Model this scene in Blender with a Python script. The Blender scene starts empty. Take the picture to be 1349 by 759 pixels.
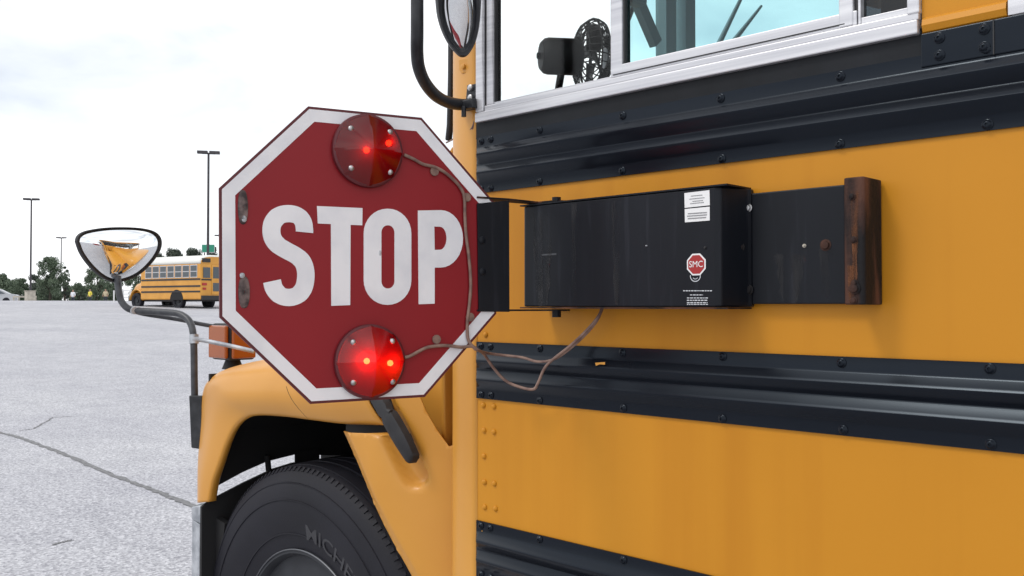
import bpy, bmesh, math, random
from mathutils import Vector, Matrix
from mathutils.geometry import delaunay_2d_cdt

sc = bpy.context.scene
COL = sc.collection
random.seed(7)
R = math.radians
PI = math.pi

# ------------------------------------------------------------------ camera
# bus runs along -X (forward), +Y is away from the camera, camera stands at the origin
W0, H0, FPX, HC = 1349.0, 759.0, 1200.0, 1.45
CX, CY, HOR, VPX = 674.5, 379.5, 402.0, -564.0
TH = math.atan((HOR - CY) / FPX)
BY = math.atan((CX - VPX) / FPX)
S_, C_ = math.sin(BY), math.cos(BY)
cam = bpy.data.cameras.new('camera')
cam.sensor_width = 36.0
cam.lens = 36.0 * FPX / W0
cam.clip_start = 0.05
cam.clip_end = 5000
camo = bpy.data.objects.new('camera', cam)
COL.objects.link(camo)
camo.location = (0, 0, HC)
camo.rotation_euler = (PI / 2 + TH, 0, PI / 2 - BY)
sc.camera = camo

# ------------------------------------------------------------------ world, sun, exposure
SUN_EL, SUN_AZ = R(52), R(205)      # azimuth: direction the light comes from, measured from +Y clockwise
world = bpy.data.worlds.new('World')
sc.world = world
world.use_nodes = True
wn = world.node_tree
wn.nodes.clear()
wo = wn.nodes.new('ShaderNodeOutputWorld')
bg = wn.nodes.new('ShaderNodeBackground')
bg.inputs['Strength'].default_value = 0.1
sky = wn.nodes.new('ShaderNodeTexSky')
sky.sky_type = 'NISHITA'
sky.sun_disc = False
sky.sun_elevation = SUN_EL
sky.sun_rotation = SUN_AZ
tc = wn.nodes.new('ShaderNodeTexCoord')
mp = wn.nodes.new('ShaderNodeMapping')
mp.inputs['Scale'].default_value = (1.0, 1.0, 2.6)
mp.inputs['Location'].default_value = (0.35, 0.1, 0.2)
nz = wn.nodes.new('ShaderNodeTexNoise')
nz.inputs['Scale'].default_value = 2.6
nz.inputs['Detail'].default_value = 6
nz.inputs['Roughness'].default_value = 0.52
nz.inputs['Distortion'].default_value = 0.3
rp = wn.nodes.new('ShaderNodeValToRGB')
rp.color_ramp.elements[0].position = 0.30
rp.color_ramp.elements[0].color = (0.42, 0.42, 0.42, 1)
rp.color_ramp.elements[1].position = 0.58
rp.color_ramp.elements[1].color = (1, 1, 1, 1)
mx = wn.nodes.new('ShaderNodeMix')
mx.data_type = 'RGBA'
mx.inputs[7].default_value = (14.0, 14.2, 14.5, 1)
wn.links.new(tc.outputs['Generated'], mp.inputs['Vector'])
wn.links.new(mp.outputs['Vector'], nz.inputs['Vector'])
wn.links.new(nz.outputs['Fac'], rp.inputs['Fac'])
wn.links.new(rp.outputs['Color'], mx.inputs[0])
wn.links.new(sky.outputs['Color'], mx.inputs[6])
wn.links.new(mx.outputs[2], bg.inputs['Color'])
wn.links.new(bg.outputs['Background'], wo.inputs['Surface'])

sun = bpy.data.lights.new('sun', 'SUN')
sun.energy = 1.2
sun.angle = R(14)
sun.color = (1.0, 0.96, 0.9)
suno = bpy.data.objects.new('sun', sun)
COL.objects.link(suno)
sd = Vector((math.sin(SUN_AZ) * math.cos(SUN_EL), math.cos(SUN_AZ) * math.cos(SUN_EL), math.sin(SUN_EL)))
suno.rotation_euler = sd.to_track_quat('Z', 'Y').to_euler()
suno.location = (0, 0, 30)

sc.view_settings.view_transform = 'Standard'
sc.view_settings.look = 'None'
sc.view_settings.gamma = 1.0
sc.view_settings.exposure = 0.0
sc.view_settings.use_curve_mapping = False

# ------------------------------------------------------------------ pixel helpers (directions only)
def ray(px, py):
    a = (px - CX) / FPX
    b = -(py - CY) / FPX
    z = math.cos(TH) - b * math.sin(TH)
    y = math.sin(TH) + b * math.cos(TH)
    return Vector((-(-a * S_ + z * C_), a * C_ + z * S_, y))
def PY(px, py, Y=1.26):
    r = ray(px, py)
    return Vector((0, 0, HC)) + r * (Y / r.y)
def PX(px, py, X):
    r = ray(px, py)
    return Vector((0, 0, HC)) + r * (X / r.x)
def PD(px, py, Z):          # at depth Z along the (level) viewing axis
    r = ray(px, py)
    return Vector((0, 0, HC)) + r * Z
def camdir(x, z):           # level camera frame -> world direction
    return Vector((-(-x * S_ + z * C_), x * C_ + z * S_, 0))

# ------------------------------------------------------------------ materials
def mat(name, col, rough=0.5, metal=0.0, spec=0.5, coat=0.0, emis=None, estr=0.0):
    m = bpy.data.materials.new(name)
    m.use_nodes = True
    p = m.node_tree.nodes['Principled BSDF']
    p.inputs['Base Color'].default_value = (*col, 1)
    p.inputs['Roughness'].default_value = rough
    p.inputs['Metallic'].default_value = metal
    p.inputs['Specular IOR Level'].default_value = spec
    p.inputs['Coat Weight'].default_value = coat
    p.inputs['Coat Roughness'].default_value = 0.12
    if emis:
        p.inputs['Emission Color'].default_value = (*emis, 1)
        p.inputs['Emission Strength'].default_value = estr
    return m
def spec_tint(m, c):
    m.node_tree.nodes['Principled BSDF'].inputs['Specular Tint'].default_value = (*c, 1)
    return m
def noisy(m, scale, c1, c2, lo=0.35, hi=0.65, stretch=(1, 1, 1), detail=5, bump=0.0, bscale=None, rough=None, fac=1.0):
    """mix the base colour between c1 and c2 with a noise; optional fine bump"""
    nt = m.node_tree
    p = nt.nodes['Principled BSDF']
    t = nt.nodes.new('ShaderNodeTexCoord')
    mpn = nt.nodes.new('ShaderNodeMapping')
    mpn.inputs['Scale'].default_value = stretch
    n = nt.nodes.new('ShaderNodeTexNoise')
    n.inputs['Scale'].default_value = scale
    n.inputs['Detail'].default_value = detail
    r = nt.nodes.new('ShaderNodeValToRGB')
    r.color_ramp.elements[0].position = lo
    r.color_ramp.elements[0].color = (*c1, 1)
    r.color_ramp.elements[1].position = hi
    r.color_ramp.elements[1].color = (*c2, 1)
    nt.links.new(t.outputs['Object'], mpn.inputs['Vector'])
    nt.links.new(mpn.outputs['Vector'], n.inputs['Vector'])
    nt.links.new(n.outputs['Fac'], r.inputs['Fac'])
    prev = p.inputs['Base Color'].links[0].from_socket if p.inputs['Base Color'].links else None
    if prev is None:
        nt.links.new(r.outputs['Color'], p.inputs['Base Color'])
    else:
        k = nt.nodes.new('ShaderNodeMix')
        k.data_type = 'RGBA'
        k.blend_type = 'MULTIPLY'
        k.inputs[0].default_value = fac
        nt.links.new(prev, k.inputs[6])
        nt.links.new(r.outputs['Color'], k.inputs[7])
        nt.links.new(k.outputs[2], p.inputs['Base Color'])
    if rough:
        rr = nt.nodes.new('ShaderNodeMapRange')
        rr.inputs['To Min'].default_value = rough[0]
        rr.inputs['To Max'].default_value = rough[1]
        nt.links.new(n.outputs['Fac'], rr.inputs['Value'])
        nt.links.new(rr.outputs['Result'], p.inputs['Roughness'])
    if bump:
        b = nt.nodes.new('ShaderNodeBump')
        b.inputs['Strength'].default_value = bump
        b.inputs['Distance'].default_value = 0.004
        n2 = nt.nodes.new('ShaderNodeTexNoise')
        n2.inputs['Scale'].default_value = bscale or scale
        n2.inputs['Detail'].default_value = 4
        nt.links.new(t.outputs['Object'], n2.inputs['Vector'])
        nt.links.new(n2.outputs['Fac'], b.inputs['Height'])
        nt.links.new(b.outputs['Normal'], p.inputs['Normal'])
    return m

M = {}
M['yellow'] = noisy(noisy(mat('bus_yellow', (.58, .26, .03), .38, 0, .22, 0), 1.0, (.50, .205, .013), (.575, .245, .018), .3, .7, (1, 1, 1)),
                    13, (.87, .81, .73), (1, 1, 1), .30, .54, (1, 1, .05), detail=9, bump=.03, bscale=9, fac=.62)
M['hood_yellow'] = noisy(mat('hood_yellow', (.64, .30, .05), .38, 0, .38, .08), 3.0, (.56, .25, .032), (.63, .295, .046), .3, .7, bump=.02, bscale=14)
M['black_rail'] = noisy(mat('rail_black', (.012, .014, .019), .3, 0, .24, 0), 4, (.004, .005, .0085), (.009, .011, .016), .3, .75, (.5, 1, 5), rough=(.12, .34))
spec_tint(M['black_rail'], (.72, .86, 1.0))  # bluish sky reflection put into the specular colour of the rails
M['black_flat'] = noisy(mat('black_sheet', (.02, .022, .028), .45, 0, .2), 12, (.006, .007, .009), (.014, .016, .020), .3, .75, (1, 1, .3), rough=(.35, .6))
M['housing'] = noisy(noisy(mat('housing_black', (.012, .013, .016), .42, 0, .20), 7, (.005, .006, .009), (.011, .013, .018), .3, .7, (1, 1, .18), rough=(.3, .55)),
                     60, (1, 1, 1), (3.4, 3.1, 2.9), .56, .82, (1, 1, .07), fac=.9)
M['rust'] = noisy(mat('rusty_black', (.04, .02, .015), .7, 0, .2), 22, (.010, .009, .010), (.105, .046, .030), .44, .60, (1, 1, .22), detail=7, bump=.35, bscale=120, rough=(.5, .85))
M['black_tube'] = noisy(mat('tube_black', (.016, .017, .02), .4, 0, .35), 40, (.012, .013, .016), (.03, .032, .037), rough=(.3, .55))
M['grey_tube'] = noisy(mat('tube_grey', (.05, .053, .06), .4, 0, .4), 30, (.03, .032, .038), (.07, .074, .083), rough=(.3, .5))
M['rubber'] = noisy(mat('rubber', (.013, .013, .015), .65), 25, (.010, .010, .012), (.022, .022, .025), rough=(.5, .75))
M['tyre'] = noisy(mat('tyre_rubber', (.013, .013, .016), .68, 0, .25), 5, (.008, .008, .012), (.018, .018, .025), .3, .7, bump=.1, bscale=180, rough=(.5, .72))
M['rim_edge'] = mat('rim_edge_steel', (.13, .135, .15), .5, .4)
M['tyre_raised'] = noisy(mat('tyre_letter_rubber', (.022, .022, .026), .5), 30, (.018, .018, .022), (.034, .034, .04))
M['alu'] = noisy(mat('aluminium', (.72, .72, .74), .42, .6), 20, (.50, .50, .53), (.70, .70, .72), .3, .7, (.12, 1, 6), rough=(.32, .55))
M['alu_gasket'] = mat('window_gasket', (.02, .02, .022), .6)
M['steel'] = noisy(mat('screw_steel', (.5, .5, .52), .4, .9), 60, (.35, .34, .33), (.62, .62, .64))
M['galv'] = noisy(mat('galvanised', (.45, .47, .5), .5, .7), 25, (.32, .34, .37), (.6, .62, .65))
M['mirror'] = mat('mirror_glass', (.9, .92, .93), .01, 1.0)
M['red'] = noisy(mat('sign_red', (.24, .012, .018), .4, 0, .3, 0), 2.5, (.235, .008, .014), (.285, .013, .019), .3, .7, bump=.015, bscale=60)
M['red_edge'] = mat('sign_edge_dark_red', (.10, .01, .015), .5)
M['white'] = noisy(mat('sign_white', (.8, .8, .82), .4), 14, (.72, .73, .77), (.86, .86, .88), .3, .6)
M['label'] = mat('label_white', (.78, .78, .78), .5)
M['ink'] = mat('label_ink', (.25, .25, .26), .6)
M['decal_red'] = mat('decal_red', (.35, .02, .02), .5)
M['decal_grey'] = mat('decal_white_print', (.55, .57, .6), .6)
M['wire'] = noisy(mat('wire_brown', (.20, .12, .095), .55), 60, (.15, .085, .07), (.28, .18, .14))
M['smudge'] = noisy(mat('worn_bumper', (.06, .03, .03), .6), 70, (.03, .02, .02), (.22, .16, .15), .4, .7)
M['amber'] = mat('amber_lens', (.36, .085, .012), .25, 0, .5, .3)
M['dark_liner'] = mat('liner_black', (.010, .010, .011), .8)
M['rim'] = noisy(mat('rim_steel', (.03, .033, .04), .55, 0, .3), 6, (.016, .017, .021), (.036, .039, .046))
M['post_grey'] = mat('post_grey', (.22, .25, .27), .6)
M['clamp_grey'] = mat('clamp_grey', (.42, .43, .45), .5, .2)
M['interior'] = mat('interior_grey', (.10, .11, .12), .7)
M['ceiling'] = mat('interior_ceiling', (.45, .46, .45), .7)
M['fan_black'] = mat('fan_plastic', (.003, .003, .0035), .5, 0, .2)
M['pole'] = noisy(mat('pole_bronze', (.035, .03, .035), .5), 5, (.03, .027, .032), (.05, .045, .05))
M['concrete'] = noisy(mat('concrete_beige', (.42, .38, .32), .85), 4, (.36, .33, .28), (.5, .46, .39))
M['white_paint'] = mat('white_paint', (.75, .75, .75), .5)
M['green_sign'] = mat('green_sign', (.02, .24, .15), .5)
M['far_yellow'] = noisy(mat('far_bus_yellow', (.62, .29, .03), .4, 0, .5, .2), 1.5, (.58, .26, .025), (.68, .32, .04))
M['far_black'] = mat('far_bus_black', (.015, .015, .018), .5)
M['far_roof'] = mat('far_bus_white_roof', (.72, .72, .68), .5)
M['far_glass'] = mat('far_bus_glass', (.06, .075, .09), .12, 0, .6)
M['far_red'] = mat('far_bus_red_lens', (.4, .02, .02), .3)
M['bark'] = mat('bark', (.05, .04, .03), .9)
M['skin'] = mat('skin', (.35, .2, .14), .6)
M['shirt_white'] = mat('shirt_white', (.75, .75, .78), .8)
M['shirt_yellow'] = mat('shirt_yellow', (.7, .6, .08), .8)
M['shirt_beige'] = mat('shirt_beige', (.5, .42, .28), .8)
M['trousers'] = mat('trousers_dark', (.03, .035, .05), .8)
M['hair'] = mat('hair_dark', (.03, .02, .015), .7)
M['car_paint'] = mat('car_silver', (.42, .43, .45), .35, .3, .5, .4)
M['car_white'] = mat('car_white', (.72, .72, .73), .35, 0, .5, .4)

def leaf_mat(name, a, b):
    m = mat(name, a, .6, 0, .3)
    nt = m.node_tree
    p = nt.nodes['Principled BSDF']
    g = nt.nodes.new('ShaderNodeNewGeometry')
    r = nt.nodes.new('ShaderNodeValToRGB')
    r.color_ramp.elements[0].color = (*a, 1)
    r.color_ramp.elements[1].color = (*b, 1)
    nt.links.new(g.outputs['Random Per Island'], r.inputs['Fac'])
    nt.links.new(r.outputs['Color'], p.inputs['Base Color'])
    return m
M['leaf'] = leaf_mat('leaves_green', (.065, .095, .062), (.135, .175, .11))  # distance haze mixed into the greens, lighter and greyer
M['leaf_dark'] = leaf_mat('leaves_dark', (.04, .055, .045), (.085, .105, .075))

def facing_reflectance(nt, f0):
    lw = nt.nodes.new('ShaderNodeLayerWeight')
    lw.inputs['Blend'].default_value = .5
    pw = nt.nodes.new('ShaderNodeMath')
    pw.operation = 'POWER'
    pw.inputs[1].default_value = 4
    ml = nt.nodes.new('ShaderNodeMath')
    ml.operation = 'MULTIPLY_ADD'
    ml.inputs[1].default_value = .75
    ml.inputs[2].default_value = f0
    nt.links.new(lw.outputs['Facing'], pw.inputs[0])
    nt.links.new(pw.outputs[0], ml.inputs[0])
    return ml.outputs[0]
def glass_mat(name, tint, refl):
    m = bpy.data.materials.new(name)
    m.use_nodes = True
    nt = m.node_tree
    nt.nodes.clear()
    o = nt.nodes.new('ShaderNodeOutputMaterial')
    t = nt.nodes.new('ShaderNodeBsdfTransparent')
    t.inputs['Color'].default_value = (*tint, 1)
    g = nt.nodes.new('ShaderNodeBsdfGlossy')
    g.inputs['Roughness'].default_value = .02
    mxx = nt.nodes.new('ShaderNodeMixShader')
    nt.links.new(facing_reflectance(nt, refl), mxx.inputs[0])
    nt.links.new(t.outputs[0], mxx.inputs[1])
    nt.links.new(g.outputs[0], mxx.inputs[2])
    nt.links.new(mxx.outputs[0], o.inputs['Surface'])
    return m
M['glass'] = glass_mat('glass_clear', (.97, .985, .98), .012)
M['glass_tint'] = glass_mat('glass_teal', (.72, .92, .93), .035)
M['glass_dark'] = glass_mat('glass_smoke', (.20, .24, .26), .05)

def lens_mat(name):
    m = bpy.data.materials.new(name)
    m.use_nodes = True
    nt = m.node_tree
    nt.nodes.clear()
    o = nt.nodes.new('ShaderNodeOutputMaterial')
    tp = nt.nodes.new('ShaderNodeBsdfTransparent')
    tp.inputs['Color'].default_value = (.85, .035, .015, 1)
    tl = nt.nodes.new('ShaderNodeBsdfTranslucent')
    tl.inputs['Color'].default_value = (.45, .005, .006, 1)
    df = nt.nodes.new('ShaderNodeBsdfDiffuse')
    df.inputs['Color'].default_value = (.30, .004, .009, 1)
    m1 = nt.nodes.new('ShaderNodeMixShader')
    m1.inputs[0].default_value = .35
    nt.links.new(tl.outputs[0], m1.inputs[1])
    nt.links.new(df.outputs[0], m1.inputs[2])
    m2 = nt.nodes.new('ShaderNodeMixShader')
    m2.inputs[0].default_value = .55
    nt.links.new(tp.outputs[0], m2.inputs[1])
    nt.links.new(m1.outputs[0], m2.inputs[2])
    gl = nt.nodes.new('ShaderNodeBsdfGlossy')
    gl.inputs['Roughness'].default_value = .12
    m3 = nt.nodes.new('ShaderNodeMixShader')
    nt.links.new(facing_reflectance(nt, .05), m3.inputs[0])
    nt.links.new(m2.outputs[0], m3.inputs[1])
    nt.links.new(gl.outputs[0], m3.inputs[2])
    nt.links.new(m3.outputs[0], o.inputs['Surface'])
    return m
M['lens'] = lens_mat('red_lens')
M['bulb_on'] = mat('bulb_lit', (1, .6, .4), .5, emis=(1.0, .42, .22), estr=85)
M['bulb_dim'] = mat('bulb_fading', (1, .4, .3), .5, emis=(1.0, .30, .14), estr=14)

# ground: pale weathered asphalt with aggregate
def ground_mat():
    m = mat('pale_asphalt', (.4, .4, .42), .9, 0, .3)
    nt = m.node_tree
    p = nt.nodes['Principled BSDF']
    t = nt.nodes.new('ShaderNodeTexCoord')
    def ramp(sock, a, b, lo, hi):
        r = nt.nodes.new('ShaderNodeValToRGB')
        r.color_ramp.elements[0].position = lo
        r.color_ramp.elements[0].color = (*a, 1)
        r.color_ramp.elements[1].position = hi
        r.color_ramp.elements[1].color = (*b, 1)
        nt.links.new(sock, r.inputs['Fac'])
        return r.outputs['Color']
    def noise(s, d=3):
        n = nt.nodes.new('ShaderNodeTexNoise')
        n.inputs['Scale'].default_value = s
        n.inputs['Detail'].default_value = d
        nt.links.new(t.outputs['Object'], n.inputs['Vector'])
        return n.outputs['Fac']
    def mul(a, b):
        k = nt.nodes.new('ShaderNodeMix')
        k.data_type = 'RGBA'
        k.blend_type = 'MULTIPLY'
        k.inputs[0].default_value = 1
        nt.links.new(a, k.inputs[6])
        nt.links.new(b, k.inputs[7])
        return k.outputs[2]
    v = nt.nodes.new('ShaderNodeTexVoronoi')
    v.inputs['Scale'].default_value = 75
    nt.links.new(t.outputs['Object'], v.inputs['Vector'])
    sepc = nt.nodes.new('ShaderNodeSeparateColor')
    nt.links.new(v.outputs['Color'], sepc.inputs[0])
    c = ramp(noise(.35, 5), (.43, .43, .455), (.50, .50, .515), .3, .7)
    c = mul(c, ramp(sepc.outputs[0], (.62, .62, .64), (1.18, 1.18, 1.18), .05, .95))
    c = mul(c, ramp(noise(28, 3), (.82, .82, .83), (1.1, 1.1, 1.1), .35, .65))
    c = mul(c, ramp(noise(2.2, 4), (.93, .93, .94), (1.04, 1.04, 1.04), .35, .65))
    nt.links.new(c, p.inputs['Base Color'])
    b = nt.nodes.new('ShaderNodeBump')
    b.inputs['Strength'].default_value = .5
    b.inputs['Distance'].default_value = .006
    nt.links.new(v.outputs['Distance'], b.inputs['Height'])
    nt.links.new(b.outputs['Normal'], p.inputs['Normal'])
    return m
M['asphalt'] = ground_mat()
M['crack'] = noisy(mat('crack_tar', (.13, .13, .135), .9), 30, (.10, .10, .105), (.24, .24, .245), .3, .75)

# ------------------------------------------------------------------ mesh helpers
class MB:
    def __init__(s):
        s.v = []
        s.f = []
    def add(s, vs, fs):
        n = len(s.v)
        s.v += [tuple(q) for q in vs]
        s.f += [tuple(i + n for i in q) for q in fs]
        return s
    def box(s, a, b):
        (x0, y0, z0), (x1, y1, z1) = a, b
        x0, x1 = min(x0, x1), max(x0, x1)
        y0, y1 = min(y0, y1), max(y0, y1)
        z0, z1 = min(z0, z1), max(z0, z1)
        return s.add([(x0, y0, z0), (x1, y0, z0), (x1, y1, z0), (x0, y1, z0), (x0, y0, z1), (x1, y0, z1), (x1, y1, z1), (x0, y1, z1)],
                     [(0, 3, 2, 1), (4, 5, 6, 7), (0, 1, 5, 4), (1, 2, 6, 5), (2, 3, 7, 6), (3, 0, 4, 7)])
    def hexa(s, p):          # 8 points, bottom ring then top ring
        return s.add(p, [(0, 3, 2, 1), (4, 5, 6, 7), (0, 1, 5, 4), (1, 2, 6, 5), (2, 3, 7, 6), (3, 0, 4, 7)])
    def bar(s, a, b, w, h, up=(0, 0, 1)):
        a, b, up = Vector(a), Vector(b), Vector(up)
        d = (b - a).normalized()
        x = d.cross(up).normalized() * (w / 2)
        y = x.cross(d).normalized() * (h / 2)
        return s.hexa([a - x - y, a + x - y, b + x - y, b - x - y, a - x + y, a + x + y, b + x + y, b - x + y])
    def tube(s, pts, r, n=10, caps=True):
        pts = [Vector(p) for p in pts]
        rs = r if isinstance(r, (list, tuple)) else [r] * len(pts)
        nrm = None
        vs = []
        for i, p in enumerate(pts):
            d = (pts[min(i + 1, len(pts) - 1)] - pts[max(i - 1, 0)]).normalized()
            if nrm is None:
                nrm = d.orthogonal().normalized()
            nrm = (nrm - d * nrm.dot(d))
            nrm = nrm.normalized() if nrm.length > 1e-6 else d.orthogonal().normalized()
            b = d.cross(nrm)
            for k in range(n):
                a = 2 * PI * k / n
                vs.append(p + (nrm * math.cos(a) + b * math.sin(a)) * rs[i])
        fs = []
        for i in range(len(pts) - 1):
            for k in range(n):
                fs.append((i * n + k, i * n + (k + 1) % n, (i + 1) * n + (k + 1) % n, (i + 1) * n + k))
        if caps:
            fs.append(tuple(range(n))[::-1])
            fs.append(tuple((len(pts) - 1) * n + k for k in range(n)))
        return s.add(vs, fs)
    def lathe(s, prof, n=32, mtx=None, closed=False):     # prof: (radius, along) about local Z
        mtx = mtx or Matrix()
        vs = [mtx @ Vector((r * math.cos(2 * PI * k / n), r * math.sin(2 * PI * k / n), h)) for r, h in prof for k in range(n)]
        m = len(prof)
        fs = []
        for i in range(m if closed else m - 1):
            j = (i + 1) % m
            for k in range(n):
                fs.append((i * n + k, i * n + (k + 1) % n, j * n + (k + 1) % n, j * n + k))
        if not closed:
            if prof[0][0] > 1e-5:
                fs.append(tuple(range(n))[::-1])
            if prof[-1][0] > 1e-5:
                fs.append(tuple((m - 1) * n + k for k in range(n)))
        return s.add(vs, fs)
    def prism(s, poly, d):       # planar polygon of 3D points pushed along d
        n = len(poly)
        d = Vector(d)
        vs = [Vector(p) for p in poly] + [Vector(p) + d for p in poly]
        return s.add(vs, [tuple(range(n))[::-1], tuple(range(n, 2 * n))] + [(i, (i + 1) % n, n + (i + 1) % n, n + i) for i in range(n)])
    def grid(s, rows, close=False):
        n = len(rows[0])
        vs = [p for r in rows for p in r]
        fs = []
        for i in range(len(rows) - 1):
            for k in range(n - 1):
                fs.append((i * n + k, i * n + k + 1, (i + 1) * n + k + 1, (i + 1) * n + k))
        return s.add(vs, fs)
    def mesh(s, name, smooth=None):
        me = bpy.data.meshes.new(name)
        me.from_pydata(s.v, [], s.f)
        bm = bmesh.new()
        bm.from_mesh(me)
        bmesh.ops.remove_doubles(bm, verts=bm.verts, dist=1e-6)
        bmesh.ops.recalc_face_normals(bm, faces=bm.faces)
        bm.to_mesh(me)
        bm.free()
        if smooth is not None:
            me.polygons.foreach_set('use_smooth', [True] * len(me.polygons))
            me.set_sharp_from_angle(angle=R(smooth))
        return me
    def build(s, name, m, parent=None, smooth=None, bevel=0, thick=0, off=0, seg=2):
        me = s.mesh(name, smooth)
        return link(name, me, m, parent, bevel=bevel, thick=thick, off=off, seg=seg)

INV = {}
def link(name, me, m, parent=None, loc=None, rot=None, bevel=0, thick=0, off=0, seg=2):
    o = bpy.data.objects.new(name, me)
    COL.objects.link(o)
    if m is not None and not me.materials:
        me.materials.append(M[m] if isinstance(m, str) else m)
    if parent is not None:
        o.parent = parent
        o.matrix_parent_inverse = INV.get(parent.name, Matrix())
        INV[o.name] = INV.get(parent.name, Matrix()) @ Matrix()
    if loc is not None:
        o.location = loc
    if rot is not None:
        o.rotation_euler = rot
    if thick:
        md = o.modifiers.new('thickness', 'SOLIDIFY')
        md.thickness = thick
        md.offset = off
    if bevel:
        md = o.modifiers.new('bevel', 'BEVEL')
        md.width = bevel
        md.segments = seg
        md.limit_method = 'ANGLE'
        md.angle_limit = R(40)
        md.harden_normals = False
    return o
def sub(name, me, m, parent, loc=None, rot=None, **k):
    """child of a part: parts keep world-space meshes, so a sub-part undoes only its parent's own transform"""
    o = link(name, me, m, None, loc, rot, **k)
    o.parent = parent
    return o
def thing(name, label, cat, loc=(0, 0, 0), group=None):
    e = bpy.data.objects.new(name, None)
    COL.objects.link(e)
    e.empty_display_size = .1
    e.location = loc
    INV[e.name] = Matrix.Translation(Vector(loc)).inverted()
    tag(e, label, cat, group)
    return e
def tag(o, label, cat, group=None):
    o['label'] = label
    o['category'] = cat
    if group:
        o['group'] = group
    return o
def struct(o):
    o['kind'] = 'structure'
    return o
def catmull(pts, n):
    out = []
    L = len(pts)
    for i in range(L - 1):
        p0 = pts[max(i - 1, 0)]
        p1, p2 = pts[i], pts[i + 1]
        p3 = pts[min(i + 2, L - 1)]
        for k in range(n):
            t = k / n
            out.append(.5 * ((2 * p1) + (p2 - p0) * t + (2 * p0 - 5 * p1 + 4 * p2 - p3) * t * t + (3 * p1 - p0 - 3 * p2 + p3) * t ** 3))
    out.append(pts[-1].copy())
    return out
def cat2(rows, nu, nv):
    rows = [catmull(r, nv) for r in rows]
    cols = [catmull([r[k] for r in rows], nu) for k in range(len(rows[0]))]
    return [[c[i] for c in cols] for i in range(len(cols[0]))]
def text_mb(body, size, align='CENTER', bold=0.0):
    cu = bpy.data.curves.new('t', 'FONT')
    cu.body = body
    cu.size = size
    cu.offset = bold
    cu.align_x = align
    cu.align_y = 'CENTER'
    cu.resolution_u = 3
    ob = bpy.data.objects.new('t', cu)
    COL.objects.link(ob)
    dg = bpy.context.evaluated_depsgraph_get()
    me = bpy.data.meshes.new_from_object(ob.evaluated_get(dg))
    vs = [v.co.copy() for v in me.vertices]
    fs = [tuple(p.vertices) for p in me.polygons]
    bpy.data.objects.remove(ob)
    bpy.data.curves.remove(cu)
    bpy.data.meshes.remove(me)
    return vs, fs
def smooth01(t):
    t = max(0, min(1, t))
    return t * t * (3 - 2 * t)

# ================================================================== SETTING: ground
UD = camdir(-.30, .954)
def gz(x, y):
    v = x * UD.x + y * UD.y
    m = .0345
    def seg(v, a, b, s0, s1):       # integral of a slope going s0->s1 over [a,b]
        t = max(0, min(1, (v - a) / (b - a)))
        return (b - a) * (s0 * t + (s1 - s0) * t * t / 2)
    z = seg(v, 12, 22, 0, m) + seg(v, 22, 62, m, m) + seg(v, 62, 80, m, -.012) + seg(v, 80, 140, -.012, -.012) + seg(v, 140, 200, -.012, 0)
    return z
def build_ground():
    mb = MB()
    rad = [0.0] + [1.2 * 1.085 ** k for k in range(90)]
    rad = [r for r in rad if r < 1900]
    na = 120
    vs = [(0, 0, 0)]
    fs = []
    for r in rad[1:]:
        for k in range(na):
            a = 2 * PI * k / na
            x, y = r * math.cos(a), r * math.sin(a)
            vs.append((x, y, gz(x, y)))
    for k in range(na):
        fs.append((0, 1 + k, 1 + (k + 1) % na))
    for i in range(len(rad) - 2):
        for k in range(na):
            a, b = 1 + i * na, 1 + (i + 1) * na
            fs.append((a + k, b + k, b + (k + 1) % na, a + (k + 1) % na))
    mb.add(vs, fs)
    return struct(mb.build('ground', 'asphalt', smooth=60))
build_ground()
def on_ground(px, py):
    r = ray(px, py)
    t = 1.0
    while t < 400:
        p = Vector((0, 0, HC)) + r * t
        if p.z <= gz(p.x, p.y):
            return p
        t += .01
    return p
def crack(pts, w, seed):
    rnd = random.Random(seed)
    P = []
    for a, b in zip(pts[:-1], pts[1:]):
        n = 14
        for k in range(n):
            P.append(a.lerp(b, k / n))
    P.append(pts[-1])
    L, Rr = [], []
    for i, p in enumerate(P):
        d = (P[min(i + 1, len(P) - 1)] - P[max(i - 1, 0)])
        d.z = 0
        d.normalize()
        nrm = Vector((-d.y, d.x, 0))
        j = nrm * rnd.uniform(-.012, .012)
        taper = min(1, min(i, len(P) - 1 - i) / 4 + .12)
        ww = w * rnd.uniform(.6, 1.35) * taper
        for lst, sgn in ((L, 1), (Rr, -1)):
            q = p + j + nrm * sgn * ww / 2
            lst.append((q.x, q.y, gz(q.x, q.y) + .004))
    mb = MB()
    mb.grid([L, Rr])
    return mb
main_crack = [on_ground(*p) for p in ((-60, 545), (0, 570), (30, 578), (80, 597), (150, 627), (200, 645), (262, 670), (330, 700))]
struct(crack(main_crack, .055, 1).build('pavement_crack', 'crack'))
for i, pp in enumerate((((25, 568), (45, 565), (70, 550), (98, 549)), ((66, 719), (85, 714), (98, 712)))):
    struct(crack([on_ground(*p) for p in pp], .022, 5 + i).build('pavement_crack', 'crack'))

# ================================================================== THE BUS
YB = 1.26                      # plane of the near side
XF = -1.32                     # front end of the flat side
YC = YB + 1.20                 # centre line
XR = 6.4                       # rear end
bus = thing('school_bus', 'yellow school bus with black rub rails and white-framed driver window beside stop sign', 'bus', (0, YC, 0))

# side skins: yellow sheets between the rails
def skin(name, x0, x1, z0, z1, m='yellow', y0=YB, t=.012):
    return MB().box((x0, y0, z0), (x1, y0 + t, z1)).build(name, m, bus)
RAILS = [1.673, 1.265, .911]
skin('side_panel', XF, XR, .42, 1.80)
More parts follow.
